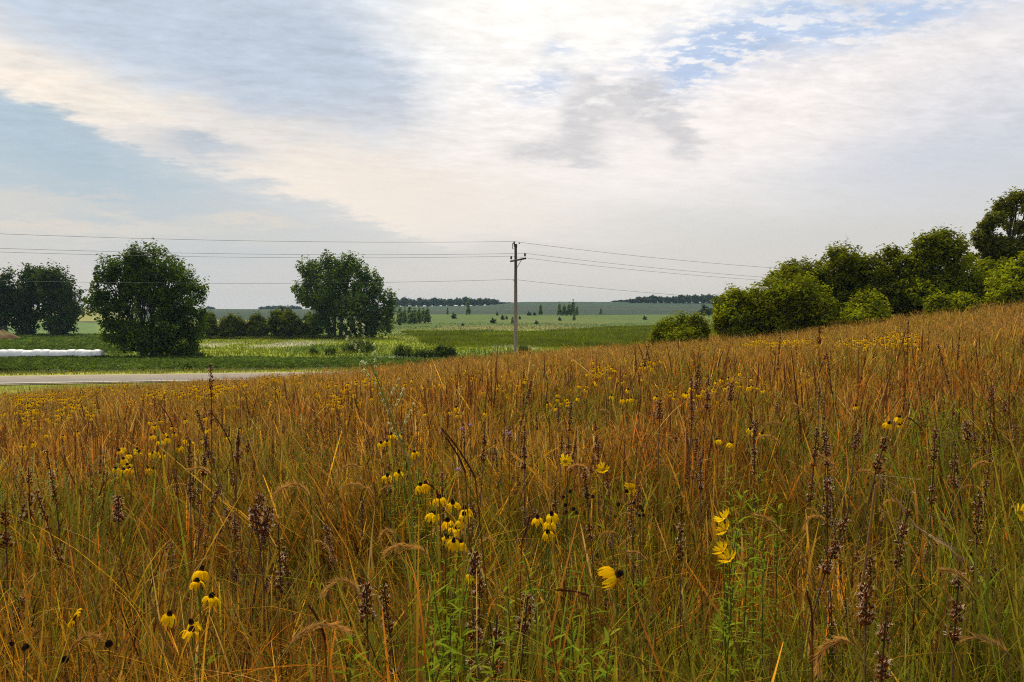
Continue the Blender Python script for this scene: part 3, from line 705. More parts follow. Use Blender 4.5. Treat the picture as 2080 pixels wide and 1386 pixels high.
for k, (q, lab, rad) in enumerate(zip(PT, ['topmost overhead wire, held at the tip of the pole', 'overhead wire on the far end of the crossarm, lower one of the close pair', 'overhead wire on the near end of the crossarm, upper one of the close pair', 'lowest overhead wire, fixed to the pole below the crossarm'], [.0110, .0100, .0100, .0100])):
    s1 = np.linspace(LS, 0, 40); zl = -.0415 * s1 + .000784 * s1 ** 2
    s2 = np.linspace(0, RS, 40)[1:]; zr = -.0927 * s2 + .00108 * s2 ** 2
    if k == 1: zr = zr - .0 * s2
    pts = np.concatenate([PB + q - LD * s1[:, None] + np.stack([0 * s1, 0 * s1, zl], -1), PB + q + LD * s2[:, None] + np.stack([0 * s2, 0 * s2, zr], -1)])
    b = B(); b.tube(pts, rad, (.09, .085, .085), 5)
    tag(b.build('overhead_wire', M_WIRE), lab, 'wire', 'overhead wires on the pole')
b = B(); hp = PB + PT[0] + LD * .42 + np.array([0, 0, -.02]); b.tube([hp, hp - [0, 0, .08]], .03, (.05, .05, .05), 6); b.tube([hp - [0, 0, .10], hp - [0, 0, .16]], .05, (.05, .05, .05), 8)
tag(b.build('wire_clamp', M_METAL), 'small dark clamp hanging on the top wire beside the pole tip', 'clamp')

# ------------------------------------------------------------------ wrapped bales
def bale_mesh(end=False):
    b = B(); k = 22; r = .70; L = 1.12
    prof = [(.001, -L / 2 - .02), (.33, -L / 2 - .03), (.58, -L / 2), (.68, -L / 2 + .08), (r + .02, -L / 5), (r + .035, 0), (r + .02, L / 5), (.68, L / 2 - .08), (.58, L / 2), (.33, L / 2 + .03), (.001, L / 2 + .02)]
    b.lathe(prof, k, (.90, .90, .90), Matrix.Rotation(pi / 2, 4, 'Y'))
    V = np.concatenate(b.V); 
    V = V * (1 + .025 * (vn(V[:, 0] * 4 + 3, np.arctan2(V[:, 1], V[:, 2]) * 3, 5) - .5)[:, None])
    V[:, 2] = np.where(V[:, 2] < -.5, -.5 + (V[:, 2] + .5) * .35, V[:, 2]) + .55
    b.V = [V]
    return b
bp = None
pxs = np.linspace(-48, 197, 15)
for k, px in enumerate(pxs):
    Y = 96.2 + .028 * k
    x = (px - CX) / FP * Y
    if bp is None: o = bp = bale_mesh().build('wrapped_bale', M_WRAP, None, True)
    else: o = bp.copy(); COL.objects.link(o)
    o.location = (x, Y, gz(x, Y) - random.uniform(.06, .14)); o.rotation_euler = (random.uniform(-.4, .4), 0, .16 + random.uniform(-.03, .03))
    o.scale = (1, random.uniform(.98, 1.03), random.uniform(.98, 1.03))
    tag(o, 'white plastic wrapped round bale in the row at the edge of the bean field' if k < 14 else 'last white wrapped bale of the row, its round end free toward the willow', 'hay bale', 'white wrapped bales in a row')
# mound
b = B(); an = np.linspace(0, 2 * pi, 40, endpoint=False); P = []; nn = 12
for t in np.linspace(0, 1, nn):
    rad = 3.6 * (1 - t ** 1.4) + .01
    P.append(np.stack([rad * np.cos(an) * (1 + .1 * np.sin(3 * an)), rad * np.sin(an), np.full(40, 2.3 * t - .3) + .12 * np.sin(5 * an + 4 * t)], -1))
P = np.array(P).reshape(-1, 3); i = np.arange(nn - 1)[:, None] * 40; j = np.arange(40)[None]
mc = np.where((P[:, 2:3] + .8 * (vn(P[:, 0] * 2, P[:, 1] * 2, 3) - .5)[:, None]) > 1.0, np.array([[.17, .13, .05]]), np.array([[.14, .07, .035]]))
b.add(P, np.stack([i + j, i + (j + 1) % 40, i + 40 + (j + 1) % 40, i + 40 + j], -1).reshape(-1, 4), mc)
mo = b.build('earth_mound', M_GROUND, None, True); fx = foot(4, 150); mo.location = fx
tag(mo, 'brown grassy earth mound in front of the willow grove', 'mound')

# ------------------------------------------------------------------ flowers and forbs of the prairie
def bez(p0, p1, p2, n=7):
    t = np.linspace(0, 1, n)[:, None]; return (1 - t) ** 2 * p0 + 2 * t * (1 - t) * p1 + t ** 2 * p2
YEL = [(.93, .58, .004), (.97, .66, .008), (.88, .50, .004)]
def petal_geo(b, ang, L, w, droop, c, r0=.007, curl=0):
    """one ray petal: leaves the disc outward, then hangs"""
    n = 5; t = np.linspace(0, 1, n)
    rad = r0 + L * (np.sin(np.minimum(t * 1.7, 1.2)) * .42 + .38 * t * (1 - droop))
    z = -L * droop * t ** 1.5 + .004 * np.sin(pi * t) + curl * t ** 2 * L
    wd = w * np.array([.45, .85, 1.0, .9, .30])
    d = np.array([math.cos(ang), math.sin(ang)]); s = np.array([-d[1], d[0]])
    V = []
    for q in range(n):
        for e in (-1, 0, 1):
            V.append([d[0] * rad[q] + s[0] * e * wd[q] / 2, d[1] * rad[q] + s[1] * e * wd[q] / 2, z[q] + (.0 if e else .0022)])
    F = [[q * 3 + e, q * 3 + e + 1, q * 3 + e + 4, q * 3 + e + 3] for q in range(n - 1) for e in (0, 1)]
    b.add(V, F, c)
def corolla(nP, L, w, droop, curl=0, r0=.007, cols=YEL):
    b = B()
    for k in range(nP):
        if random.random() < .08: continue
        petal_geo(b, k * 2 * pi / nP + random.uniform(-.2, .2), L * random.uniform(.8, 1.15), w * random.uniform(.85, 1.15), min(1, max(-.2, droop + random.uniform(-.15, .12))), np.array(random.choice(cols)) * random.uniform(.85, 1.1), r0, curl)
    return b
def cone_geo(r, h, c=(.018, .010, .008)):
    b = B(); prof = [(r * .7, -.002)] + [(r * math.cos(a) ** .7 * (1 + .06 * (q % 2)), h * math.sin(a)) for q, a in enumerate(np.linspace(.05, 1.5, 9))] + [(.0005, h)]
    b.lathe(prof, 12, c)
    V = b.V[0]; b.C[0] = np.where((V[:, 2:3] < h * .3), np.array([[.06, .03, .012]]), np.array([c]))
    return b
LEAFG = [(.20, .27, .014), (.15, .22, .012), (.26, .31, .02)]
def blade_leaf(b, p, az, el, L, w, c, bend=.5):
    n = 4; t = np.linspace(0, 1, n)
    d = np.array([math.cos(az), math.sin(az)]); s = np.array([-d[1], d[0], 0]) * w / 2
    pts = np.stack([p[0] + d[0] * L * t * math.cos(el), p[1] + d[1] * L * t * math.cos(el), p[2] + L * (t * math.sin(el) - bend * t * t * .6)], -1)
    wd = np.array([.35, 1, .75, .08])
    V = np.concatenate([np.stack([q - s * e, q + np.array([0, 0, -w * .18 * e]), q + s * e]) for q, e in zip(pts, wd)])
    F = [[q * 3 + e, q * 3 + e + 1, q * 3 + e + 4, q * 3 + e + 3] for q in range(n - 1) for e in (0, 1)]
    b.add(V, F, np.array(c))
CONE_ME = [cone_geo(.0095, .017).build('cone', M_CONE, None, True, False).data, cone_geo(.0085, .021).build('cone', M_CONE, None, True, False).data]
COR_ME = [corolla(random.choice((8, 9, 10, 11)), .040, .0125, d).build('corolla', M_PETAL, None, True, False).data for d in (.75, .85, .65, .9, .8)]
def link(name, data, parent, loc=(0, 0, 0), rot=(0, 0, 0), sc=1.0):
    o = bpy.data.objects.new(name, data); COL.objects.link(o); o.parent = parent; o.location = loc; o.rotation_euler = rot; o.scale = (sc,) * 3
    return o
def stem_mesh(h, dx, dy, leaves_n=4, col=(.16, .20, .03), r=.0019):
    b = B(); pts = bez(np.zeros(3), np.array([dx * .2, dy * .2, h * .6]), np.array([dx, dy, h]), 8)
    b.tube(pts, np.linspace(r * 1.4, r * .7, 8), col, 4, False)
    for q in range(leaves_n):
        k = random.randint(1, 5); az = random.uniform(0, 2 * pi)
        blade_leaf(b, pts[k], az, random.uniform(.2, .8), random.uniform(.06, .12), .011, np.array(random.choice(LEAFG)) * random.uniform(.7, 1.1))
    return b
def coneflower(tip, near=False, label=None, tilt=None, group='grey headed coneflowers in the prairie', sc=1.0):
    """a flower whose disc sits at tip"""
    dx, dy = random.uniform(-.10, .10), random.uniform(-.10, .10)
    gx, gy = tip[0] - dx, tip[1] - dy; g = gz(gx, gy)
    root = thing('coneflower', label or 'yellow coneflower with drooping petals and dark cone among the dry grass', 'flower', (gx, gy, g), 0, group)
    stem_mesh(tip[2] - g, dx, dy).build('stem', M_LEAF, root)
    rot = tilt or (random.uniform(-.35, .35), random.uniform(-.35, .35), random.uniform(0, 6))
    if near:
        hd = link('flower_head', random.choice(CONE_ME), root, (dx, dy, tip[2] - g), rot, sc * random.uniform(.95, 1.12))
        nP = random.choice((8, 9, 10)); dr = random.uniform(.62, .92)
        for k in range(nP):
            if random.random() < .06: continue
            b = B(); petal_geo(b, k * 2 * pi / nP + random.uniform(-.2, .2), .041 * random.uniform(.85, 1.15), .0135 * random.uniform(.85, 1.15), min(.98, dr + random.uniform(-.15, .1)), np.array(random.choice(YEL)) * random.uniform(.88, 1.08))
            b.build('petal', M_PETAL, hd, True)
    else:
        hd = link('cone', random.choice(CONE_ME), root, (dx, dy, tip[2] - g), rot, sc)
        link('corolla', random.choice(COR_ME), root, (dx, dy, tip[2] - g), rot, sc * random.uniform(.9, 1.15))
    return root
NEAR = [
 ((892, 1013), 3.0, 'coneflower at the top of the thick yellow cluster, dark grass spike behind it'), ((920, 1024), 3.0, 'wide open coneflower just below the top of the thick yellow cluster'),
 ((945, 1036), 3.05, 'coneflower with spread petals at the outer edge of the thick cluster'), ((943, 1046), 2.95, 'coneflower overlapping another at the outer edge of the thick cluster'),
 ((876, 1046), 3.1, 'coneflower at the open side of the thick cluster, close behind its twin'), ((884, 1045), 3.0, 'coneflower at the open side of the thick cluster, in front of its twin'),
 ((909, 1060), 3.05, 'small narrow coneflower in the middle of the thick yellow cluster'), ((937, 1060), 2.95, 'coneflower in the lower middle of the thick yellow cluster'),
 ((908, 1093), 3.0, 'low coneflower hanging below the thick yellow cluster'), ((921, 1101), 2.95, 'lowest coneflower of the thick cluster, above the bright green leaves'), ((924, 1075), 3.1, 'half hidden coneflower deep in the thick yellow cluster'),
 ((935, 1104), 3.05, 'pale drooping coneflower at the bottom edge of the thick cluster'),
 ((1092, 1054), 3.0, 'coneflower with petals swept to one side, on its own thin stem'), ((1121, 1047), 2.95, 'highest of three close coneflowers beside the thick cluster'), ((1113, 1083), 3.0, 'lower coneflower under two others beside the thick cluster'), ((1116, 1062), 3.05, 'middle coneflower overlapped by the one above it'),
 ((409, 1161), 2.5, 'uppermost coneflower with a round black cone in the low group of six'), ((400, 1183), 2.45, 'black coned flower partly covering the uppermost of the low group'),
 ((429, 1214), 2.5, 'coneflower leaning outward in the low group of six'), ((344, 1250), 2.4, 'small single coneflower apart from the low group'), ((390, 1268), 2.4, 'coneflower near the bottom of the low group, above its twin'), ((388, 1283), 2.35, 'lowest coneflower of the low group, petals hanging straight'),
 ((958, 1168), 2.5, 'small bud like orange coneflower against a grey seed stalk'),
 ((1524, 873), 5.2, 'topmost of three coneflowers in a tight trio'), ((1534, 879), 5.1, 'middle flower of the tight trio'), ((1547, 882), 5.1, 'outer flower of the tight trio, leaning away'), ((1457, 895), 4.9, 'single coneflower below the tight trio'), ((1485, 901), 4.8, 'single coneflower with high cone below the tight trio'),
 ((795, 884), 5.1, 'coneflower in the small cluster below the white flowering stem'), ((808, 884), 5.1, 'coneflower beside its neighbour in the small cluster below the white flowering stem'), ((786, 897), 4.9, 'lower coneflower in the small cluster below the white flowering stem'), ((774, 901), 4.9, 'outermost flower of the small cluster below the white flowering stem'),
 ((842, 919), 4.6, 'lone coneflower among green leaves beneath the white flowering stem'), ((787, 968), 4.0, 'coneflower standing low in the green patch'), ((810, 961), 4.0, 'dark coned flower low in the green patch'), ((854, 987), 3.7, 'one of two coneflowers just above the thick cluster'), ((864, 985), 3.7, 'outer one of two coneflowers just above the thick cluster'),
]
for (px, py), Y, lab in NEAR:
    coneflower(at(px, py, Y), True, lab, sc=.90)
coneflower(at(1250, 1168, 2.35), True, 'large coneflower turned on its side, broad petals folded down like a cup', tilt=(.5, 1.15, .4), sc=1.2)
LEFTC = [(250, 910), (243, 917), (261, 925), (278, 914), (281, 920), (251, 934), (235, 953), (251, 955), (301, 952), (310, 954), (306, 858), (325, 856), (312, 867), (308, 886), (333, 882), (340, 891), (354, 882), (324, 897), (378, 894), (387, 900), (364, 909), (309, 922), (318, 919), (332, 925), (258, 945), (262, 953)]
for px, py in LEFTC:
    p = solve(px, py, random.uniform(1.04, 1.14))
    coneflower(p, True, 'yellow coneflower in the loose sunny group near the tall dark seed stalks', group='loose group of yellow coneflowers', sc=1.1)
PATCH = [(110, 830, 60, 22, 60), (50, 850, 45, 20, 25), (250, 800, 90, 14, 60), (420, 790, 60, 10, 45), (560, 775, 60, 8, 45), (690, 815, 24, 12, 36), (160, 800, 70, 10, 40), (60, 815, 50, 12, 30),
         (1010, 765, 40, 14, 45), (1050, 790, 40, 14, 20), (1110, 745, 30, 8, 30), (1200, 755, 40, 14, 45), (1290, 760, 40, 14, 30), (1450, 743, 10, 3, 8), (1390, 800, 20, 14, 14), (1300, 800, 30, 14, 14), (910, 795, 20, 8, 18),
         (1340, 712, 40, 6, 25), (1430, 714, 40, 7, 30), (1560, 702, 60, 10, 100), (1640, 702, 60, 10, 60), (1790, 705, 50, 12, 70), (1830, 694, 40, 8, 35), (1100, 800, 160, 24, 40), (500, 800, 300, 20, 90), (800, 800, 160, 25, 40), (1400, 760, 200, 30, 40), (350, 870, 120, 30, 20), (150, 890, 80, 30, 16), (1600, 840, 200, 40, 10)]
pts = []
for px, py, sx, sy, n in PATCH:
    if px < 700 and sy < 25: n = n * 2.0
    if px > 1500 and py < 720: n = n * 2.2
    for k in range(max(2, int(n) // 7)):
        p = solve(random.gauss(px, sx * .6), random.gauss(py, sy * .6), random.uniform(.92, 1.08))
        if p is None: continue
        if p[1] > 14: p = solve(random.gauss(px, sx * .6), random.gauss(py, sy * .6), random.uniform(1.02, 1.15)) or p if False else p + np.array([0, 0, .09])
        for e in range(random.choice((2, 4, 5, 7, 8))):
            q = np.array([p[0] + random.gauss(0, .16), p[1] + random.gauss(0, .14), 0]); q[2] = p[2] - gz(p[0], p[1]) + gz(q[0], q[1]) + random.gauss(0, .05)
            if q[1] - ROAD_K * q[0] < 58: pts.append(q)
pts.sort(key=lambda p: p[1])
for p in pts[:225]:
    coneflower(p, False, sc=random.uniform(.95, 1.25))
# the many small far ones as one mass
b = B()
def me_arrays(me):
    V = np.empty(len(me.vertices) * 3, np.float32); me.vertices.foreach_get('co', V)
    C = np.empty(len(me.vertices) * 4, np.float32); me.color_attributes['Col'].data.foreach_get('color', C)
    F = [list(p.vertices) for p in me.polygons if len(p.vertices) == 4]
    return V.reshape(-1, 3), np.array(F), C.reshape(-1, 4)[:, :3]
CA = [me_arrays(m) for m in COR_ME]; KA = me_arrays(CONE_ME[0])
for p in pts[225:]:
    for V, F, C in (random.choice(CA), KA):
        rm = np.array(Euler((random.uniform(-.3, .3), random.uniform(-.3, .3), random.uniform(0, 6))).to_matrix())
        b.add(V @ rm.T * 1.4 + p, F, C)
    x = np.array([p[0]]); g = gz(p[0], p[1])
    b.tube([[p[0], p[1], g], p], .003, (.16, .18, .03), 3, False)
if b.n: kind(b.build('distant_coneflowers', M_PETAL), 'stuff')

# dry seed stalks
PODC = [(.17, .040, .012), (.24, .075, .022), (.10, .026, .010)]
def spike(L, R0, n, r2):
    b = B()
    b.tube([[0, 0, -.02], [0, 0, L]], .0028, (.10, .06, .035), 5, False)
    for k in range(n):
        t = (k + r2.random()) / n; z = L * t; a = k * 2.4 + r2.uniform(-.4, .4)
        el = r2.uniform(.55, 1.15); ln = r2.uniform(.012, .023) * (1 - .25 * t); w = ln * .27
        if r2.random() < .12 or vn(np.array([z * 38 + n]), np.array([.5]), n)[0] < .34: continue
        d = np.array([math.cos(a) * math.cos(el), math.sin(a) * math.cos(el), math.sin(el)])
        s = np.cross(d, [0, 0, 1]); s /= np.linalg.norm(s); u = np.cross(s, d)
        p = np.array([0, 0, z]) + np.array([math.cos(a), math.sin(a), 0]) * R0 * r2.uniform(.15, 1.0)
        V = [p, p + d * ln * .45 + s * w, p + d * ln * .45 + u * w, p + d * ln * .45 - s * w, p + d * ln * .45 - u * w, p + d * ln]
        F = [[0, 1, 2], [0, 2, 3], [0, 3, 4], [0, 4, 1], [5, 2, 1], [5, 3, 2], [5, 4, 3], [5, 1, 4]]
        b.add(V, F, np.array(random.choice(PODC)) * r2.uniform(.7, 1.3))
        q = p + d * ln * .8; tipless = r2.random() < .45
        for e in (s, -s * .6 + u * .8, -s * .6 - u * .8):
            if tipless: continue
            c = np.array([.66, .50, .36]) * r2.uniform(.45, 1.3)
            b.add([q + e * w * .5 + u * .0014, q - u * .0014, q + e * w * 1.1 + d * ln * .42, q + e * w * 1.9 + d * ln * .5], [[0, 1, 2], [0, 2, 3]], c)
    return b
r2 = random.Random(5)
SPK = []
for L, R0, n in [(.26, .010, 125), (.36, .008, 140), (.20, .013, 105), (.30, .007, 80), (.12, .016, 75)]:
    SPK.append((L, spike(L, R0, n, r2).build('seed_spike', M_POD, None, False, False).data))
def stalk(tip, variant, label=None, lean=None, group='dry seed stalks', sc=1.0, extra=0):
    L, me = SPK[variant]
    g0 = gz(tip[0], tip[1])
    if lean is None: lean = (random.gauss(0, .10), random.gauss(0, .10))
    ax = np.array([lean[0], lean[1], 1.0]); ax /= np.linalg.norm(ax)
    p = np.asarray(tip) - ax * L * sc
    hgt = p[2] - g0
    if hgt < .1: hgt = .1
    bs = np.array([p[0] - lean[0] * hgt * .7, p[1] - lean[1] * hgt * .7, 0]); bs[2] = gz(bs[0], bs[1])
    root = thing('seed_stalk', label or 'dry brown seed stalk with split pale tipped pods standing in the grass', 'seed stalk', bs, 0, group)
    b = B(); e = p - bs
    pts = bez(np.zeros(3), e * .55 + np.array([random.gauss(0, .02), random.gauss(0, .02), 0]), e, 7)
    b.tube(pts, np.linspace(.0036, .0026, 7), np.array([.17, .10, .06]) * random.uniform(.7, 1.3), 5, False)
    st = b.build('stem', M_STEM, root)
    rot = Vector(ax).to_track_quat('Z', 'Y').to_euler()
    link('seed_spike', me, root, tuple(e), tuple(rot), sc)
    for q in range(extra):
        f = pts[3 + q % 3]; az = random.uniform(0, 6.28); L2, me2 = SPK[4 if q % 2 else 2]
        d = np.array([math.cos(az) * .35, math.sin(az) * .35, 1]); d /= np.linalg.norm(d); s2 = sc * random.uniform(.6, .85)
        tip2 = f + d * .06
        bb = B(); bb.tube([f, tip2], .0022, (.15, .09, .05), 4, False); sb = bb.build('side_branch', M_STEM, root)
        link('seed_spike', me2, root, tuple(tip2), tuple(Vector(d).to_track_quat('Z', 'Y').to_euler()), s2)
    return root
TOPS = [((428, 742), 4.2, 1, 'tallest dark seed stalk, rising over the road edge', (.0, 0), 3), ((1665, 655), 6.5, 2, 'bushy seed stalk whose tip reaches the dark thicket', (0, 0), 3), ((1845, 650), 7.0, 1, 'straight pale seed stalk reaching up to the thicket, alone', (.0, 0), 0),
        ((1585, 682), 7, 1, 'slim seed stalk in front of the rounded box elder', (.06, 0), 0), ((1320, 690), 7.5, 3, 'leaning seed stalk in front of the lone bright shrub', (.2, 0), 1), ((1660, 872), 3.4, 1, 'seed stalk with a thick head, alone in golden grass', (.08, 0), 0),
        ((1805, 872), 3.3, 2, 'seed stalk bending over the broken dry stem', (.28, 0), 1), ((1900, 875), 3.3, 1, 'upright seed stalk beyond the broken dry stem', (.03, 0), 2), ((1725, 1035), 2.6, 0, 'seed stalk leaning to the golden side, with curled white pod tips', (.35, 0), 0), ((1850, 1000), 2.7, 3, 'thin seed stalk under the broken dry stem', (.16, 0), 0), ((1950, 1140), 2.2, 0, 'thick low seed stalk near the corner of the field', (.05, 0), 1),
        ((1990, 1010), 2.6, 1, 'tall loose seed stalk near the edge of the photo', (.05, 0), 0), ((1680, 980), 2.8, 1, 'slender seed stalk rising beside the golden grass', (-.02, 0), 0), ((1760, 1190), 2.1, 4, 'short seed stalk with a pale thick stem', (.0, 0), 0), ((1800, 1240), 1.95, 0, 'low seed stalk with crowded pods at the bottom', (.05, 0), 0),
        ((985, 870), 4.2, 2, 'seed stalk with silvery pods behind the yellow cluster', (.05, 0), 2), ((1065, 865), 4.2, 0, 'brown seed stalk in the stand behind the three flowers', (0, 0), 2), ((1160, 820), 4.6, 1, 'tall silvery seed stalk with drooping pods', (.06, 0), 0), ((1080, 775), 5.5, 1, 'slanted seed stalk above the stand', (.25, 0), 0), ((965, 1125), 2.5, 4, 'clubbed silver seed stalk just under the orange bud', (.0, 0), 0),
        ((975, 1165), 2.4, 0, 'long seed stalk under the orange bud', (.02, 0), 1), ((1072, 1215), 2.2, 4, 'short clubbed seed stalk by the bright leaves', (.1, 0), 0), ((780, 1195), 2.2, 1, 'long leaning seed stalk at the bottom with white pod tips', (-.12, 0), 0), ((745, 1190), 2.25, 4, 'small seed stalk tip beside the long leaning one', (0, 0), 0), ((960, 1240), 2.0, 0, 'dense seed stalk among bright green leaves', (-.05, 0), 1), ((1010, 1250), 2.0, 2, 'seed stalk behind an orange grass blade', (.05, 0), 0),
        ((530, 1010), 3.0, 4, 'grey clustered seed head bent on a dark stem', (.3, 0), 0), ((515, 1030), 2.95, 4, 'round grey seed cluster hanging beside the bent head', (-.15, 0), 0), ((548, 1034), 2.95, 4, 'small outer seed cluster of the bent group', (.25, 0), 0), ((565, 1065), 2.9, 3, 'thin trailing seed stalk under the bent group', (-.03, 0), 0),
        ((385, 895), 4.0, 1, 'dark seed stalk at the front of the leaning stand', (.0, 0), 0), ((400, 835), 4.5, 1, 'dark seed stalk slanting through the stand', (-.3, 0), 0), ((485, 870), 4.2, 2, 'bushy dark seed stalk of the stand', (.05, 0), 3), ((420, 880), 4.2, 0, 'dark seed stalk crossing the stand', (.1, 0), 2), ((58, 950), 3.6, 0, 'dark seed stalk in front of the green spires', (.0, 0), 0), ((95, 915), 3.9, 3, 'seed stalk among the green spires', (-.15, 0), 1), ((10, 1020), 3.0, 2, 'brown seed stalk at the photo edge under the green spires', (0, 0), 2), ((75, 1000), 3.2, 1, 'slanting seed stalk below the green spires', (-.3, 0), 0),
        ((1420, 740), 5.4, 2, 'dense seed stalk in the tall brown clump', (.1, 0), 3), ((1440, 760), 5.2, 0, 'second seed stalk of the tall brown clump', (.05, 0), 2), ((1405, 770), 5.1, 1, 'slim seed stalk on the open side of the tall brown clump', (0, 0), 1), ((1340, 815), 4.6, 4, 'short thick seed head alone below the clump', (.0, 0), 0), ((1485, 780), 5, 4, 'short dark seed head beyond the clump', (0, 0), 0), ((1905, 700), 6, 1, 'forked seed stalk leaning down the slope', (-.3, 0), 1), ((1950, 670), 7, 3, 'thin seed stalk near the slope top', (.05, 0), 1), ((1680, 720), 6.2, 1, 'seed stalk leaning below the bushy one', (-.15, 0), 0),
        ((1385, 1010), 3.2, 3, 'thin dark seed stalk in green grass', (0.02, 0), 0), ((240, 1010), 3.3, 4, 'small grey seed tip behind the green spires', (0, 0), 0)]
for (px, py), Y, v, lab, lean, ex in TOPS:
    stalk(at(px, py, Y), v, lab, lean, group='large seed stalks', sc=.9, extra=ex)
for k in range(24):
    px, py = random.uniform(1600, 2070), random.uniform(930, 1290)
    p = at(px, py, .9 / max(.2, (py - 640) / FP) * random.uniform(.95, 1.2))
    stalk(p, random.choice((0, 1, 3, 3, 4)), 'dry seed stalk in the dense brown stand at the corner of the field', group='seed stalks in the corner stand', sc=random.uniform(.6, .95), extra=random.choice((0, 1, 1, 2)))
cnt = 0
while cnt < 215:
    px = random.uniform(-20, 2100); py = random.choice([random.uniform(640, 800), random.uniform(740, 900), random.uniform(800, 1250)])
    if random.random() > .35 + .65 * (vn(np.array([px / 140.]), np.array([py / 60.]), 4)[0] > .45): continue
    p = solve(px, py, random.uniform(.95, 1.22))
    if p is None or p[1] < 3.4 or p[1] > 34 or p[1] - ROAD_K * p[0] > 57: continue
    stalk(p, random.choice((0, 1, 1, 2, 3, 3, 4)), sc=random.uniform(.55, .95) * (1.25 if p[1] > 10 else 1), extra=random.choice((0, 0, 0, 1, 2))); cnt += 1

# arching rye heads
def rye(L, n, r2):
    b = B(); t = np.linspace(0, 1, 10); ang = np.linspace(.3, r2.uniform(.9, 2.9), 10) + np.array([0, .1, -.05, .12, 0, -.1, .08, 0, .1, 0])
    pts = np.zeros((10, 3))
    for k in range(1, 10): pts[k] = pts[k - 1] + L / 9 * np.array([math.sin(ang[k]), 0, math.cos(ang[k])])
    b.tube(pts, .0016, (.38, .25, .10), 4, False)
    for k in range(n):
        u = r2.random(); q = u * 9; i0 = min(8, int(q)); p = pts[i0] + (pts[i0 + 1] - pts[i0]) * (q - i0); T = pts[i0 + 1] - pts[i0]; T = T / np.linalg.norm(T)
        d = T + np.array([r2.gauss(0, .22), r2.gauss(0, .22), r2.gauss(0, .22)]); d /= np.linalg.norm(d); s = np.cross(d, [.3, .9, .2]); s /= np.linalg.norm(s)
        ln = r2.uniform(.018, .036)
        c = np.array([.62, .34, .085]) * r2.uniform(.65, 1.3)
        b.add([p - s * .0014, p + s * .0014, p + d * ln], [[0, 1, 2]], c)
        b.add([p - s * .0022, p + d * .006, p + s * .0022, p + d * .011], [[0, 2, 1], [1, 2, 3]], c * .8)
    return b
RYEC = 0
RYE = [rye(L, n, r2).build('seed_head', M_GRASS, None, False, False).data for L, n in ((.13, 170), (.15, 220), (.11, 140), (.09, 120), (.14, 150), (.12, 210), (.10, 100))]
def ryegrass(tip, az, label=None, sc=1.0, group='nodding rye heads'):
    g = gz(tip[0], tip[1]); d = np.array([math.cos(az), math.sin(az), 0])
    bs = np.array([tip[0] - d[0] * .25, tip[1] - d[1] * .25, 0]); bs[2] = gz(bs[0], bs[1])
    root = thing('rye_stalk', label or 'nodding bristly straw coloured rye head on a thin bent stem', 'grass stem', bs, 0, group)
    e = np.asarray(tip) - bs
    b = B(); b.tube(bez(np.zeros(3), np.array([0, 0, e[2] * .75]), e, 8), np.linspace(.002, .0014, 8), (.34, .22, .07), 4, False); b.build('stem', M_STEM, root)
    link('seed_head', random.choice(RYE), root, tuple(e), (random.gauss(0, .3), random.gauss(.15, .35), az), sc)
RY = [((600, 990), 3.0, 3.4), ((430, 965), 3.6, 3.6), ((760, 1010), 3.2, 3.2), ((870, 1130), 2.5, 3.0), ((805, 1100), 2.6, 2.2), ((730, 1215), 2.1, 3.5), ((1730, 1310), 1.75, -2.9), ((1980, 1200), 2.1, 3.5), ((2050, 1330), 1.8, 3.2), ((140, 1330), 1.75, -.4), ((1600, 870), 4.2, 3.3), ((1640, 860), 4.2, 3.0), ((1590, 1090), 2.6, 3.2), ((1740, 960), 3.4, .4), ((1970, 960), 3.4, .3), ((630, 1010), 3.1, 3.3), ((690, 960), 3.6, .3), ((1585, 910), 3.9, 3.4), ((590, 1310), 1.7, -.2), ((1150, 960), 3.6, 0), ((1350, 890), 4.2, .3), ((1700, 960), 3.4, 3.3)]
for (px, py), Y, az in RY:
    ryegrass(at(px, py, Y), az, sc=1.05)
cnt = 0
while cnt < 70:
    px = random.uniform(-20, 2100); py = random.uniform(700, 1150)
    p = solve(px, py, random.uniform(.8, .98))
    if p is None or p[1] > 22 or p[1] - ROAD_K * p[0] > 57: continue
    ryegrass(p, random.choice((random.gauss(3.2, .5), random.uniform(0, 6.3))), sc=random.uniform(.6, 1.1) * (1.3 if p[1] > 9 else 1)); cnt += 1
# dark red bluestem spikes
def bluestem(p0, p1, label):
    p0, p1 = np.asarray(p0), np.asarray(p1)
    d = p1 - p0; bs = np.array([p0[0] - d[0] * 1.2, p0[1], 0]); bs[2] = gz(bs[0], bs[1])
    root = thing('bluestem_stalk', label, 'grass stem', bs, 0, 'dark bluestem spikes')
    a, e = p0 - bs, p1 - bs
    b = B(); b.tube(bez(np.zeros(3), a * .6, a, 6), .0022, (.22, .07, .015), 4, False); b.build('stem', M_STEM, root)
    b = B(); n = 60
    pts = bez(a, (a + e) / 2 + np.array([.01, 0, .01]), e, 9); b.tube(pts, np.linspace(.0035, .0015, 9), (.09, .03, .015), 5, False)
    for k in range(n):
        q = random.random() * 7.9; i0 = int(q); p = pts[i0] + (pts[i0 + 1] - pts[i0]) * (q - i0); dd = e - a; dd = dd / np.linalg.norm(dd) + np.array([random.gauss(0, .25) for _ in range(3)])
        s = np.cross(dd, [.2, .9, .3]); s /= np.linalg.norm(s)
        b.add([p - s * .0017, p + s * .0017, p + dd * .016], [[0, 1, 2]], np.array([.11, .035, .015]) * random.uniform(.6, 1.6))
    b.build('seed_spike', M_STEM, root)
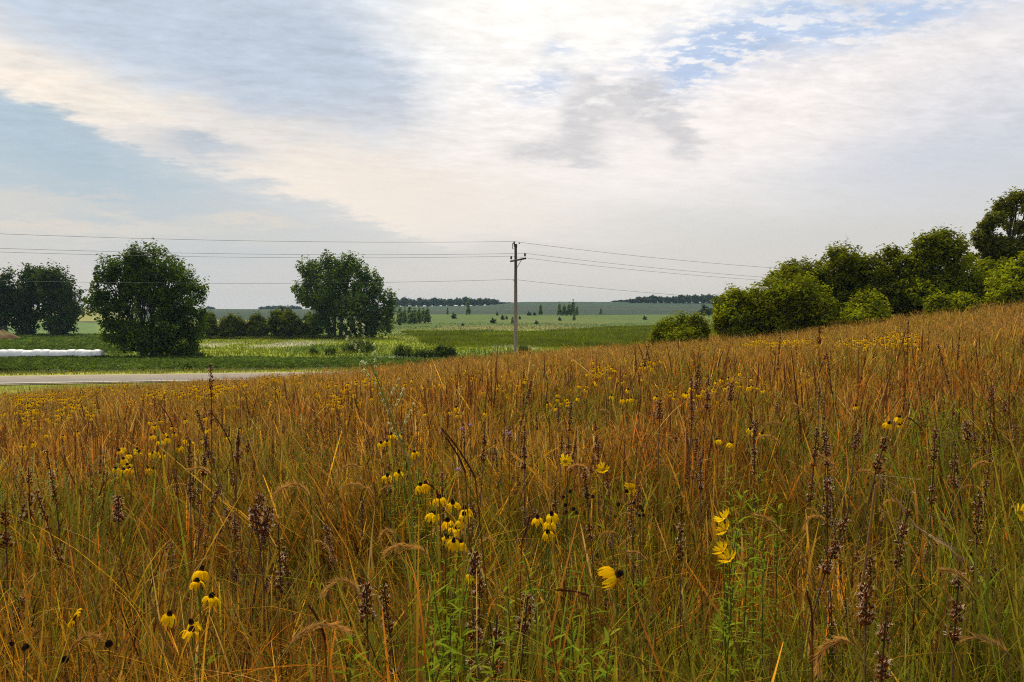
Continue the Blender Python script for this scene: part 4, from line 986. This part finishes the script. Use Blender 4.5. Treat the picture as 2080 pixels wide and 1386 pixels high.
for (x0, y0), (x1, y1), Y, lab in [((965, 970), (898, 872), 2.7, 'thick dark red grass spike slanting above the yellow cluster'), ((945, 960), (905, 890), 2.75, 'second dark spike close beside the thick slanting one'), ((892, 1010), (870, 985), 2.95, 'short dark spike behind the top flower of the cluster'), ((470, 905), (430, 840), 3.8, 'dark grass spike leaning through the seed stalk stand'),
        ((352, 870), (330, 830), 4.5, 'dark grass spike above the loose yellow group'), ((660, 1300), (625, 1230), 1.9, 'dark grass spike standing low in the rusty grass'), ((1530, 870), (1520, 840), 5.0, 'dark grass spike behind the tight trio'), ((1060, 1100), (1075, 1050), 2.9, 'dark thin spike beside the swept coneflower'), ((1195, 1210), (1130, 1200), 2.2, 'dark grass spike lying nearly flat'), ((1870, 870), (1845, 850), 4.6, 'purple grass spike leaning in the green patch'), ((1650, 1290), (1640, 1210), 1.9, 'dark stem spike near the bottom'), ((2030, 900), (2010, 850), 4.2, 'rusty grass spike near the photo edge')]:
    bluestem(at(x0, y0, Y), at(x1, y1, Y), lab)

# leafy green forbs
def forb(tip, label, n=64, leaf=.095, w=.0095, cols=LEAFG, group='leafy green plants', z0=.15, name='leafy_plant', el=(.1, .8)):
    g = gz(tip[0], tip[1]); h = tip[2] - g
    dx, dy = random.gauss(0, .05), random.gauss(0, .05)
    root = thing(name, label, 'plant', (tip[0] - dx, tip[1] - dy, g), 0, group)
    b = B(); pts = bez(np.zeros(3), np.array([0, 0, h * .6]), np.array([dx, dy, h]), 10); b.tube(pts, np.linspace(.004, .0018, 10), (.16, .19, .04), 5, False); b.build('stem', M_LEAF, root)
    b = B()
    for k in range(n):
        u = z0 + (1 - z0) * (k + random.random()) / n; q = u * 9; i0 = min(8, int(q)); p = pts[i0] + (pts[i0 + 1] - pts[i0]) * (q - i0)
        blade_leaf(b, p, k * 2.4 + random.uniform(-.4, .4), random.uniform(*el), leaf * random.uniform(.6, 1.2) * (1.15 - .55 * u), w * random.uniform(.7, 1.2), np.array(random.choice(cols)) * random.uniform(.75, 1.2), random.uniform(.1, .8))
    b.build('foliage', M_LEAF, root)
    return root
FB = [((905, 1130), 2.5), ((930, 1150), 2.45), ((880, 1200), 2.2), ((950, 1180), 2.3), ((915, 1250), 2.0), ((880, 1270), 1.95), ((940, 1290), 1.9), ((860, 1310), 1.85), ((1030, 1180), 2.3), ((1065, 1130), 2.6), ((1000, 1300), 1.85), ((900, 1330), 1.8), ((965, 1330), 1.8), ((1510, 1000), 2.9), ((1530, 1020), 2.9), ((1545, 960), 3.4), ((1500, 1060), 2.7), ((1520, 1130), 2.4), ((1490, 1180), 2.3), ((1550, 1090), 2.6), ((720, 1290), 1.9), ((1580, 1000), 3.1), ((1480, 950), 3.7), ((1880, 820), 4.6), ((1920, 800), 4.8), ((1950, 830), 4.6), ((1860, 840), 4.5), ((1120, 1300), 1.9), ((1160, 1250), 2.0), ((1240, 1290), 1.9), ((1200, 1330), 1.8), ((820, 905), 4.8), ((850, 950), 4.2), ((800, 930), 4.5), ((880, 940), 4.2)]
for (px, py), Y in FB: forb(at(px, py, Y), 'bright green plant with narrow pointed leaves growing up through dry grass')
PALE = [(.30, .40, .10), (.38, .48, .14), (.24, .34, .07)]
for k in range(44):
    px, py = random.uniform(-10, 250), random.uniform(905, 1010)
    p = solve(px, py, random.uniform(.9, 1.0))
    r_ = forb(p, 'pale green leafy spire with budding tip in the green patch near the photo edge', 90, .055, .009, PALE, 'pale green spires', .2, 'green_spire', (.3, 1.1))
for px, py in [(60, 1030), (110, 1060), (150, 1020), (190, 1050), (230, 1010), (1870, 790), (1930, 850)]:
    forb(solve(px, py, .85), 'pale green leafy spire with budding tip in the green patch near the photo edge', 90, .055, .009, PALE, 'pale green spires', .2, 'green_spire', (.3, 1.1))
for k in range(70):
    px, py = random.uniform(0, 2080), random.uniform(730, 900)
    p = solve(px, py, random.uniform(.75, .9))
    if p is None or p[1] > 22 or p[1] - ROAD_K * p[0] > 57: continue
    forb(p, 'yellowish green leafy plant half sunk in the golden grass', 34, .085, .012, [(.19, .21, .02), (.24, .24, .03)], 'yellowish green plants in the golden grass')

# wild sunflowers with raised rays
SUN_ME = [corolla(13, .030, .0085, d, c, .006).build('corolla', M_PETAL, None, True, False).data for d, c in ((.0, .55), (-.1, .35), (.15, .0))]
DISC_ME = cone_geo(.009, .006, (.30, .16, .01)).build('disc', M_CONE, None, True, False).data
def sunflower(tip, label, rot, sc=1.0):
    g = gz(tip[0], tip[1])
    root = thing('sunflower', label, 'flower', (tip[0] + .03, tip[1] + .02, g), 0, 'wild sunflowers')
    stem_mesh(tip[2] - g, -.03, -.02, 7, (.15, .16, .03), .0024).build('stem', M_LEAF, root)
    link('disc', DISC_ME, root, (-.03, -.02, tip[2] - g), rot, sc); link('corolla', random.choice(SUN_ME), root, (-.03, -.02, tip[2] - g), rot, sc)
for (px, py), Y, rot, lab in [((1471, 1055), 2.8, (0, -.7, 0), 'topmost yellow sunflower of the four up one leafy stem'), ((1474, 1077), 2.75, (.2, -.9, 0), 'second yellow sunflower down the leafy stem'), ((1469, 1118), 2.6, (.1, -.8, 0), 'third yellow sunflower down the leafy stem'), ((1481, 1136), 2.55, (.3, -.6, 0), 'lowest yellow sunflower of the four up one leafy stem'),
        ((152, 1255), 2.1, (.2, -1.0, 0), 'single yellow sunflower seen from the side, alone in brown grass'), ((2072, 1042), 3.0, (1.2, .2, 0), 'open yellow sunflower cut by the photo edge'), ((1148, 938), 3.9, (.9, .2, 0), 'small yellow sunflower among the seed stalk stand'), ((1225, 955), 3.7, (.7, -.3, 0), 'small yellow sunflower beside a pale fallen stem'), ((1281, 993), 3.4, (.9, .5, 0), 'small yellow sunflower beside the dead black heads')]:
    sunflower(at(px, py, Y), lab, rot, 1.1)

# tall white sweet clover
def clover():
    Y = 3.6; tip = at(722, 645, Y); f = at(860, 1000, Y); g = gz(f[0], Y)
    root = thing('white_sweet_clover', 'tall thin white flowered stem with branching sprays, rising over the meadow view', 'plant', (f[0], Y, g))
    o = np.array([f[0], Y, g])
    P = [np.zeros(3)] + [at(px, py, Y) - o for px, py in ((830, 940), (800, 860), (770, 780), (745, 720), (730, 690), (722, 645))]
    P[0][2] = 0
    b = B(); b.tube(P, np.linspace(.0042, .0020, len(P)), (.30, .35, .08), 5, False)
    fl = B()
    def spray(a, e):
        a, e = at(*a, Y) - o, at(*e, Y) - o
        pts = bez(a, (a + e) / 2 + np.array([0, 0, -.01]), e, 6); b.tube(pts, .0018, (.34, .42, .15), 4, False)
        for k in range(60):
            u = .35 + .65 * random.random(); p = pts[min(5, int(u * 5.9))] + np.array([random.gauss(0, .003), random.gauss(0, .003), random.gauss(0, .004)])
            q, F, C = leaves(p[None], np.array([random.uniform(.005, .010)]), np.array([[.80, .82, .55]]))
            fl.add(q, F, C)
    for a, e in [((742, 715), (700, 655)), ((738, 712), (698, 678)), ((730, 690), (722, 645)), ((740, 712), (738, 660)), ((748, 725), (705, 690)), ((752, 735), (734, 735)), ((765, 770), (760, 700)), ((775, 790), (740, 752)), ((785, 815), (810, 770)), ((800, 850), (772, 800)), ((812, 880), (840, 820)), ((820, 905), (790, 860)), ((795, 840), (820, 790))]:
        spray(a, e)
    b.build('stem', M_LEAF, root); fl.build('blossom', M_LEAF, root)
    lf = B()
    for k in range(40):
        u = random.uniform(.1, .75) * 6; i0 = int(u); p = P[i0] + (P[i0 + 1] - P[i0]) * (u - i0)
        blade_leaf(lf, p, random.uniform(0, 6.3), random.uniform(.2, .9), .03, .008, (.20, .27, .08))
    lf.build('foliage', M_LEAF, root)
clover()
# lavender bee balm heads
for (px, py), Y in [((955, 864), 4.6), ((898, 877), 4.5), ((938, 872), 4.5), ((930, 955), 3.9), ((500, 770), 9), ((1035, 880), 4.6)]:
    tip = at(px, py, Y); g = gz(tip[0], tip[1])
    root = thing('bee_balm', 'pale lavender shaggy flower head on a thin stem in the grass', 'flower', (tip[0], tip[1], g), 0, 'lavender bee balm')
    stem_mesh(tip[2] - g, 0, 0, 6, (.15, .14, .04)).build('stem', M_LEAF, root)
    b = B()
    for k in range(34):
        a = random.uniform(0, 6.3); L = random.uniform(.012, .024); e = random.uniform(-.2, 1.2); d = np.array([math.cos(a) * math.cos(e), math.sin(a) * math.cos(e), math.sin(e)]); s = np.array([-math.sin(a), math.cos(a), 0]) * .0016
        p = np.array([0, 0, tip[2] - g]); b.add([p - s, p + s, p + d * L + s * 1.3 - [0, 0, .004], p + d * L - s * 1.3 - [0, 0, .004]], [[0, 1, 2, 3]], np.array([.42, .25, .46]) * random.uniform(.7, 1.2))
    b.build('flower_head', M_PETAL, root)
# spent black heads
for k in range(20):
    px, py = (random.uniform(1140, 1310), random.uniform(985, 1050)) if k < 15 else (random.uniform(20, 260), random.uniform(1290, 1370))
    Y = random.uniform(2.9, 3.4) if k < 15 else random.uniform(1.8, 2.0)
    tip = at(px, py, Y); g = gz(tip[0], tip[1])
    root = thing('spent_flower', 'dead black flower head on a dark thin stem' + (' among the seed stalks' if k < 15 else ' in the low dark corner'), 'flower', (tip[0], tip[1], g), 0, 'dead black flower heads' + ('' if k < 15 else ' in the corner'))
    stem_mesh(tip[2] - g, random.uniform(-.05, .05) * 0, 0, 5, (.17, .10, .03), .0013).build('stem', M_LEAF, root)
    link('seed_head', CONE_ME[0], root, (0, 0, tip[2] - g), (random.uniform(-.5, .5), random.uniform(-.5, .5), 0), random.uniform(.55, .9))
# broken dry stem
Y = 3.0; p0 = at(1782, 965, Y); p1 = at(1860, 1070, Y); p2 = at(1925, 1110, Y - .1); f = at(1700, 1386, Y)
g = gz(f[0], Y); root = thing('broken_stalk', 'pale dry stalk snapped at the top and folded down across the seed stalks', 'dry stalk', (f[0], Y, g)); o = np.array([f[0], Y, g])
b = B(); b.tube([np.zeros(3), (p0 - o) * .5, (p0 - o) * .97], [.0055, .005, .0045], (.36, .20, .08), 6); b.build('stem', M_STEM, root)
b = B(); pt = np.array([p0 - o, p1 - o, p2 - o, at(1990, 1170, Y - .15) - o]); b.tube(pt, [.0035, .004, .0032, .002], (.44, .29, .15), 6)
for k in range(44):
    u = random.uniform(.6, 2.95); i0 = int(u); p = pt[i0] + (pt[i0 + 1] - pt[i0]) * (u - i0); d = pt[i0 + 1] - pt[i0]; d = d / np.linalg.norm(d) + np.array([random.gauss(0, .35) for _ in range(3)]); s = np.cross(d, [0, 1, 0]); s = s / np.linalg.norm(s) * .003
    b.add([p - s, p + d * .02 - s, p + d * .045, p + d * .02 + s], [[0, 1, 2, 3]], np.array([.42, .28, .14]) * random.uniform(.6, 1.3))
b.build('folded_top', M_STEM, root)
b = B(); b.tube([p0 - o, at(1870, 975, Y) - o], .0014, (.5, .36, .18), 5); b.tube([p0 - o, at(1840, 1000, Y) - o, at(1880, 1060, Y) - o], .0015, (.5, .35, .18), 5); b.build('twig', M_STEM, root)

# ------------------------------------------------------------------ air
def haze():
    b = B(); S = 2700.
    b.box((0, 0, 5), (2 * S, 2 * S, 66), None)
    m, nt, out = mat_new('haze')
    v = nt.nodes.new('ShaderNodeVolumePrincipled'); v.inputs['Color'].default_value = (.50, .76, 1.0, 1); v.inputs['Density'].default_value = .00012; v.inputs['Anisotropy'].default_value = .1
    nt.links.new(v.outputs[0], out.inputs['Volume'])
    kind(b.build('haze', m), 'stuff')
haze()

# ------------------------------------------------------------------ sky
SUN_EL, SUN_AZ = R(53), R(-27)                                   # azimuth from +y toward +x
w = bpy.data.worlds.new('World'); scene.world = w; w.use_nodes = True
nt = w.node_tree; nt.nodes.clear()
class N:
    """arithmetic on shader sockets"""
    def __init__(s, k): s.k = k
    @staticmethod
    def m(op, *a, clamp=False):
        n = nt.nodes.new('ShaderNodeMath'); n.operation = op; n.use_clamp = clamp
        for i_, v in enumerate(a):
            if isinstance(v, N): nt.links.new(v.k, n.inputs[i_])
            else: n.inputs[i_].default_value = float(v)
        return N(n.outputs[0])
    def __add__(s, o): return N.m('ADD', s, o)
    __radd__ = __add__
    def __sub__(s, o): return N.m('SUBTRACT', s, o)
    def __rsub__(s, o): return N.m('SUBTRACT', o, s)
    def __mul__(s, o): return N.m('MULTIPLY', s, o)
    __rmul__ = __mul__
    def __truediv__(s, o): return N.m('DIVIDE', s, o)
    def __pow__(s, o): return N.m('POWER', s, o)
def sstep(a, b, x):
    n = nt.nodes.new('ShaderNodeMapRange'); n.interpolation_type = 'SMOOTHSTEP'
    n.inputs['From Min'].default_value = a; n.inputs['From Max'].default_value = b
    nt.links.new(x.k, n.inputs['Value']); return N(n.outputs['Result'])
def vec(x, y, z=0.0):
    n = nt.nodes.new('ShaderNodeCombineXYZ')
    for i_, v in enumerate((x, y, z)):
        if isinstance(v, N): nt.links.new(v.k, n.inputs[i_])
        else: n.inputs[i_].default_value = v
    return n.outputs[0]
def noise(v, scale, detail=5, rough=.55, dist=0.0):
    n = nt.nodes.new('ShaderNodeTexNoise'); n.inputs['Scale'].default_value = scale; n.inputs['Detail'].default_value = detail; n.inputs['Roughness'].default_value = rough; n.inputs['Distortion'].default_value = dist
    nt.links.new(v, n.inputs['Vector']); return N(n.outputs['Fac'])
def cmix(f, a, b):
    n = nt.nodes.new('ShaderNodeMix'); n.data_type = 'RGBA'
    nt.links.new(f.k, n.inputs[0])
    for sck, v in ((n.inputs[6], a), (n.inputs[7], b)):
        if isinstance(v, tuple): sck.default_value = tuple(v) + (1,)
        else: nt.links.new(v, sck)
    return n.outputs[2]
tc = nt.nodes.new('ShaderNodeTexCoord'); sp = nt.nodes.new('ShaderNodeSeparateXYZ'); nt.links.new(tc.outputs['Generated'], sp.inputs[0])
DX, DY, DZ = N(sp.outputs[0]), N(sp.outputs[1]), N(sp.outputs[2])
az = N.m('ARCTAN2', DX, DY); el = N.m('ARCSINE', DZ)
zc = N.m('MAXIMUM', DZ, 0.0) + .10
u_, v_ = DX / zc, DY / zc                                       # a flat cloud deck seen from below
pv = vec(u_, v_, 0.3)
nA = noise(pv, .9, 5, .55); nB = noise(vec(u_, v_, 4.7), .9, 5, .55)
nS = noise(pv, 4.5, 6, .6); nF = noise(vec(u_ * 1.0, v_ * 1.3, 2.2), 13, 6, .64)
nR = noise(vec(u_ * 2.0 + v_ * .8, v_ * 3.6 - u_ * 1.6, 1.0), 1.9, 7, .6)
saz, sel = az, el
az = az + (nA - .5) * .16 + (nS - .5) * .07 + (nF - .5) * .02
el = el + (nB - .5) * .07 + (nS - .5) * .045 + (nF - .5) * .018
def AE(px, py):
    d = ray(px, py); return math.atan2(d[0], d[1]), math.atan2(d[2], math.hypot(d[0], d[1]))
def blob(px, py, sx, sy, rot=0, A=None, E=None):
    """soft elliptical patch, sizes in pixels"""
    A = A or az; E = E or el
    a0, e0 = AE(px, py); c, s_ = math.cos(rot), math.sin(rot)
    da, de = A - a0, E - e0
    p = (da * c + de * s_) / (sx / FP); q = (de * c - da * s_) / (sy / FP)
    return N.m('EXPONENT', (p * p + q * q) * -.5)
def band(p0, p1, w_up, w_dn, x0, x1):
    """long streak from p0 to p1: sharp w_dn below the line, soft w_up above it"""
    (a0, e0), (a1, e1) = AE(*p0), AE(*p1)
    L = math.hypot(a1 - a0, e1 - e0); ta, te = (a1 - a0) / L, (e1 - e0) / L
    na_, ne_ = (-te, ta) if ta > 0 else (te, -ta)
    d = (az - a0) * na_ + (el - e0) * ne_; t = ((az - a0) * ta + (el - e0) * te) / L
    up = 1 - sstep(0.1 * w_up / FP, w_up / FP, d); dn = sstep(-w_dn / FP, .3 * w_dn / FP, d)
    return up * dn * sstep(x0[0], x0[1], t) * (1 - sstep(x1[0], x1[1], t))
sky = nt.nodes.new('ShaderNodeTexSky'); sky.sky_type = 'NISHITA'; sky.sun_disc = False; sky.sun_elevation = SUN_EL; sky.sun_rotation = SUN_AZ
sky.air_density = 1.2; sky.dust_density = 2.0
K = 10.0
def c10(r, g, b_): return (r * K, g * K, b_ * K)
# thin veil over the blue sky, milky toward the horizon
veil = cmix(sstep(0.0, .10, sel), c10(.66, .605, .55), c10(.625, .61, .585))
veil = cmix(sstep(.07, .30, sel), veil, c10(.52, .58, .66))
col = cmix(N.m('MULTIPLY', sstep(.02, .3, sel), .35), veil, sky.outputs[0])
cg = N.m('MAXIMUM', 0.0, 1.0 - sstep(.05, .22, sel))
def lay(c, f, colr): return cmix(N.m('MINIMUM', N.m('MAXIMUM', f, 0.0), 1.0), c, colr)
# left blue sky
col = lay(col, blob(150, 310, 260, 90, -.35) * .8, c10(.38, .505, .60))
nQ0 = noise(vec(u_ * 1.2 + v_ * .5, v_ * 2.0 - u_ * .7, 9.0), 6, 7, .66)
# bright glare round the hidden sun
gl = blob(1160, 70, 260, 170, 0) * 1.2 + blob(1260, 170, 300, 90, 0) * .7 + blob(930, 220, 130, 120) * .7 + blob(960, 320, 160, 60) * .4
col = lay(col, gl * (.80 + .55 * nQ0), c10(.97, .94, .90))
# grey blue sheet at upper left
col = lay(col, (blob(430, 60, 260, 80, -.40) + blob(640, 150, 150, 110, -.45) + blob(690, 260, 80, 45, -.5) * .8) * (.30 + 1.0 * nQ0), c10(.51, .58, .68))
# long white band
bd = band((-40, 150), (980, 500), 150, 26, (-.1, .0), (.72, 1.05))
col = lay(col, bd * (.62 + .72 * nR), c10(.90, .81, .71))
col = lay(col, (blob(880, 400, 260, 40, -.2) * .55 + blob(1010, 350, 300, 60, 0) * .6) * (.6 + .8 * nQ0), c10(.83, .75, .665))
# right sheets
col = lay(col, (blob(1700, 165, 420, 85, .14) * 1.0 + blob(1520, 280, 300, 80, 0) * .75) * (.55 + .5 * nR + .5 * nQ0), c10(.89, .835, .81))
col = lay(col, (blob(2020, 230, 150, 90, .2) + blob(1950, 320, 240, 36, 0) * .7) * .6, c10(.60, .625, .69))
# blue gaps with broken small cloud
gap = blob(1640, 28, 230, 44, .2) * 1.05 + blob(1900, 10, 160, 26, .2) * .9 + blob(1480, 95, 90, 22, .5) * .8 + blob(1400, 130, 70, 40, .6) * .7 + blob(1080, 195, 45, 22) * .7 + blob(1090, 105, 30, 14) * .6
br = sstep(.44, .58, nF * .65 + nS * .35)
col = lay(col, gap * (1 - br * .85), c10(.49, .60, .79))
# grey puffs before the glare
pf = blob(1185, 262, 30, 32) + blob(1225, 228, 42, 20, .3) + blob(1280, 214, 44, 16) + blob(1340, 238, 36, 22, -.5) + blob(1378, 288, 22, 36) * .8 + blob(1290, 262, 50, 26) * .45 + blob(1062, 306, 34, 18) + blob(1120, 292, 30, 22) * .8 + blob(1195, 318, 42, 14) * .7 + blob(1175, 190, 36, 14, -.3) * .7
nP = noise(pv, 7, 7, .62)
col = lay(col, sstep(.10, 1.15, pf * (.25 + 1.5 * nP)) * .72, c10(.55, .55, .57))
col = lay(col, sstep(.50, .66, nP) * pf * .6, c10(.80, .78, .76))
# dark lens in the band, cream streaks low at left
col = lay(col, blob(440, 303, 75, 17, -.12) * .9, c10(.47, .53, .61))
st = blob(120, 452, 240, 17, -.05) + blob(500, 448, 60, 9, 0) * .9 + blob(130, 408, 110, 7, 0) * .5
col = lay(col, st * .8, c10(.72, .66, .58))
# fine ripple everywhere
nQ = noise(vec(u_ * 1.2 + v_ * .5, v_ * 2.0 - u_ * .7, 6.0), 8, 7, .66)
rip = N.m('MULTIPLY_ADD', ((nR - .5) * .8 + (nQ - .5) * .9 + (nF - .5) * .7 + (nS - .5) * .5) * sstep(.09, .26, sel), .36, 1.0)
# the sky above the frame is brighter round the sun
sa = N.m('ARCTAN2', DX, DY)
cosg = DX * (math.sin(SUN_AZ) * math.cos(SUN_EL)) + DY * (math.cos(SUN_AZ) * math.cos(SUN_EL)) + DZ * math.sin(SUN_EL)
glow = sstep(.90, 1.0, cosg) * 2.2 + sstep(.2, 1.0, DZ) * .35 * 1.0
mul = rip * (1.0 + glow * sstep(.36, .55, sel))
vm = nt.nodes.new('ShaderNodeVectorMath'); vm.operation = 'SCALE'; nt.links.new(col, vm.inputs[0]); nt.links.new(mul.k, vm.inputs['Scale'])
wt = nt.nodes.new('ShaderNodeMix'); wt.data_type = 'RGBA'; wt.blend_type = 'MULTIPLY'; wt.inputs[7].default_value = (1.08, .98, .80, 1)
nt.links.new(sstep(.36, .6, sel).k, wt.inputs[0]); nt.links.new(vm.outputs[0], wt.inputs[6])
bg = nt.nodes.new('ShaderNodeBackground'); bg.inputs['Strength'].default_value = .1
wo = nt.nodes.new('ShaderNodeOutputWorld'); nt.links.new(wt.outputs[2], bg.inputs['Color']); nt.links.new(bg.outputs[0], wo.inputs[0])

sun = bpy.data.lights.new('sun', 'SUN'); sun.energy = 3.2; sun.angle = R(6); sun.color = (1, .87, .64)
so = bpy.data.objects.new('sun', sun); COL.objects.link(so)
so.rotation_euler = (pi / 2 - SUN_EL, 0, pi - SUN_AZ)
so.location = (0, 0, 40)

# ------------------------------------------------------------------ render settings
scene.render.engine = 'CYCLES'
c = scene.cycles
c.max_bounces = 6; c.diffuse_bounces = 3; c.glossy_bounces = 2; c.transmission_bounces = 4; c.volume_bounces = 0; c.transparent_max_bounces = 4
c.sample_clamp_indirect = 4
c.use_denoising = False
c.filter_width = 1.1
scene.view_settings.view_transform = 'Standard'; scene.view_settings.look = 'None'
scene.view_settings.exposure = 0.1; scene.view_settings.gamma = 1.0
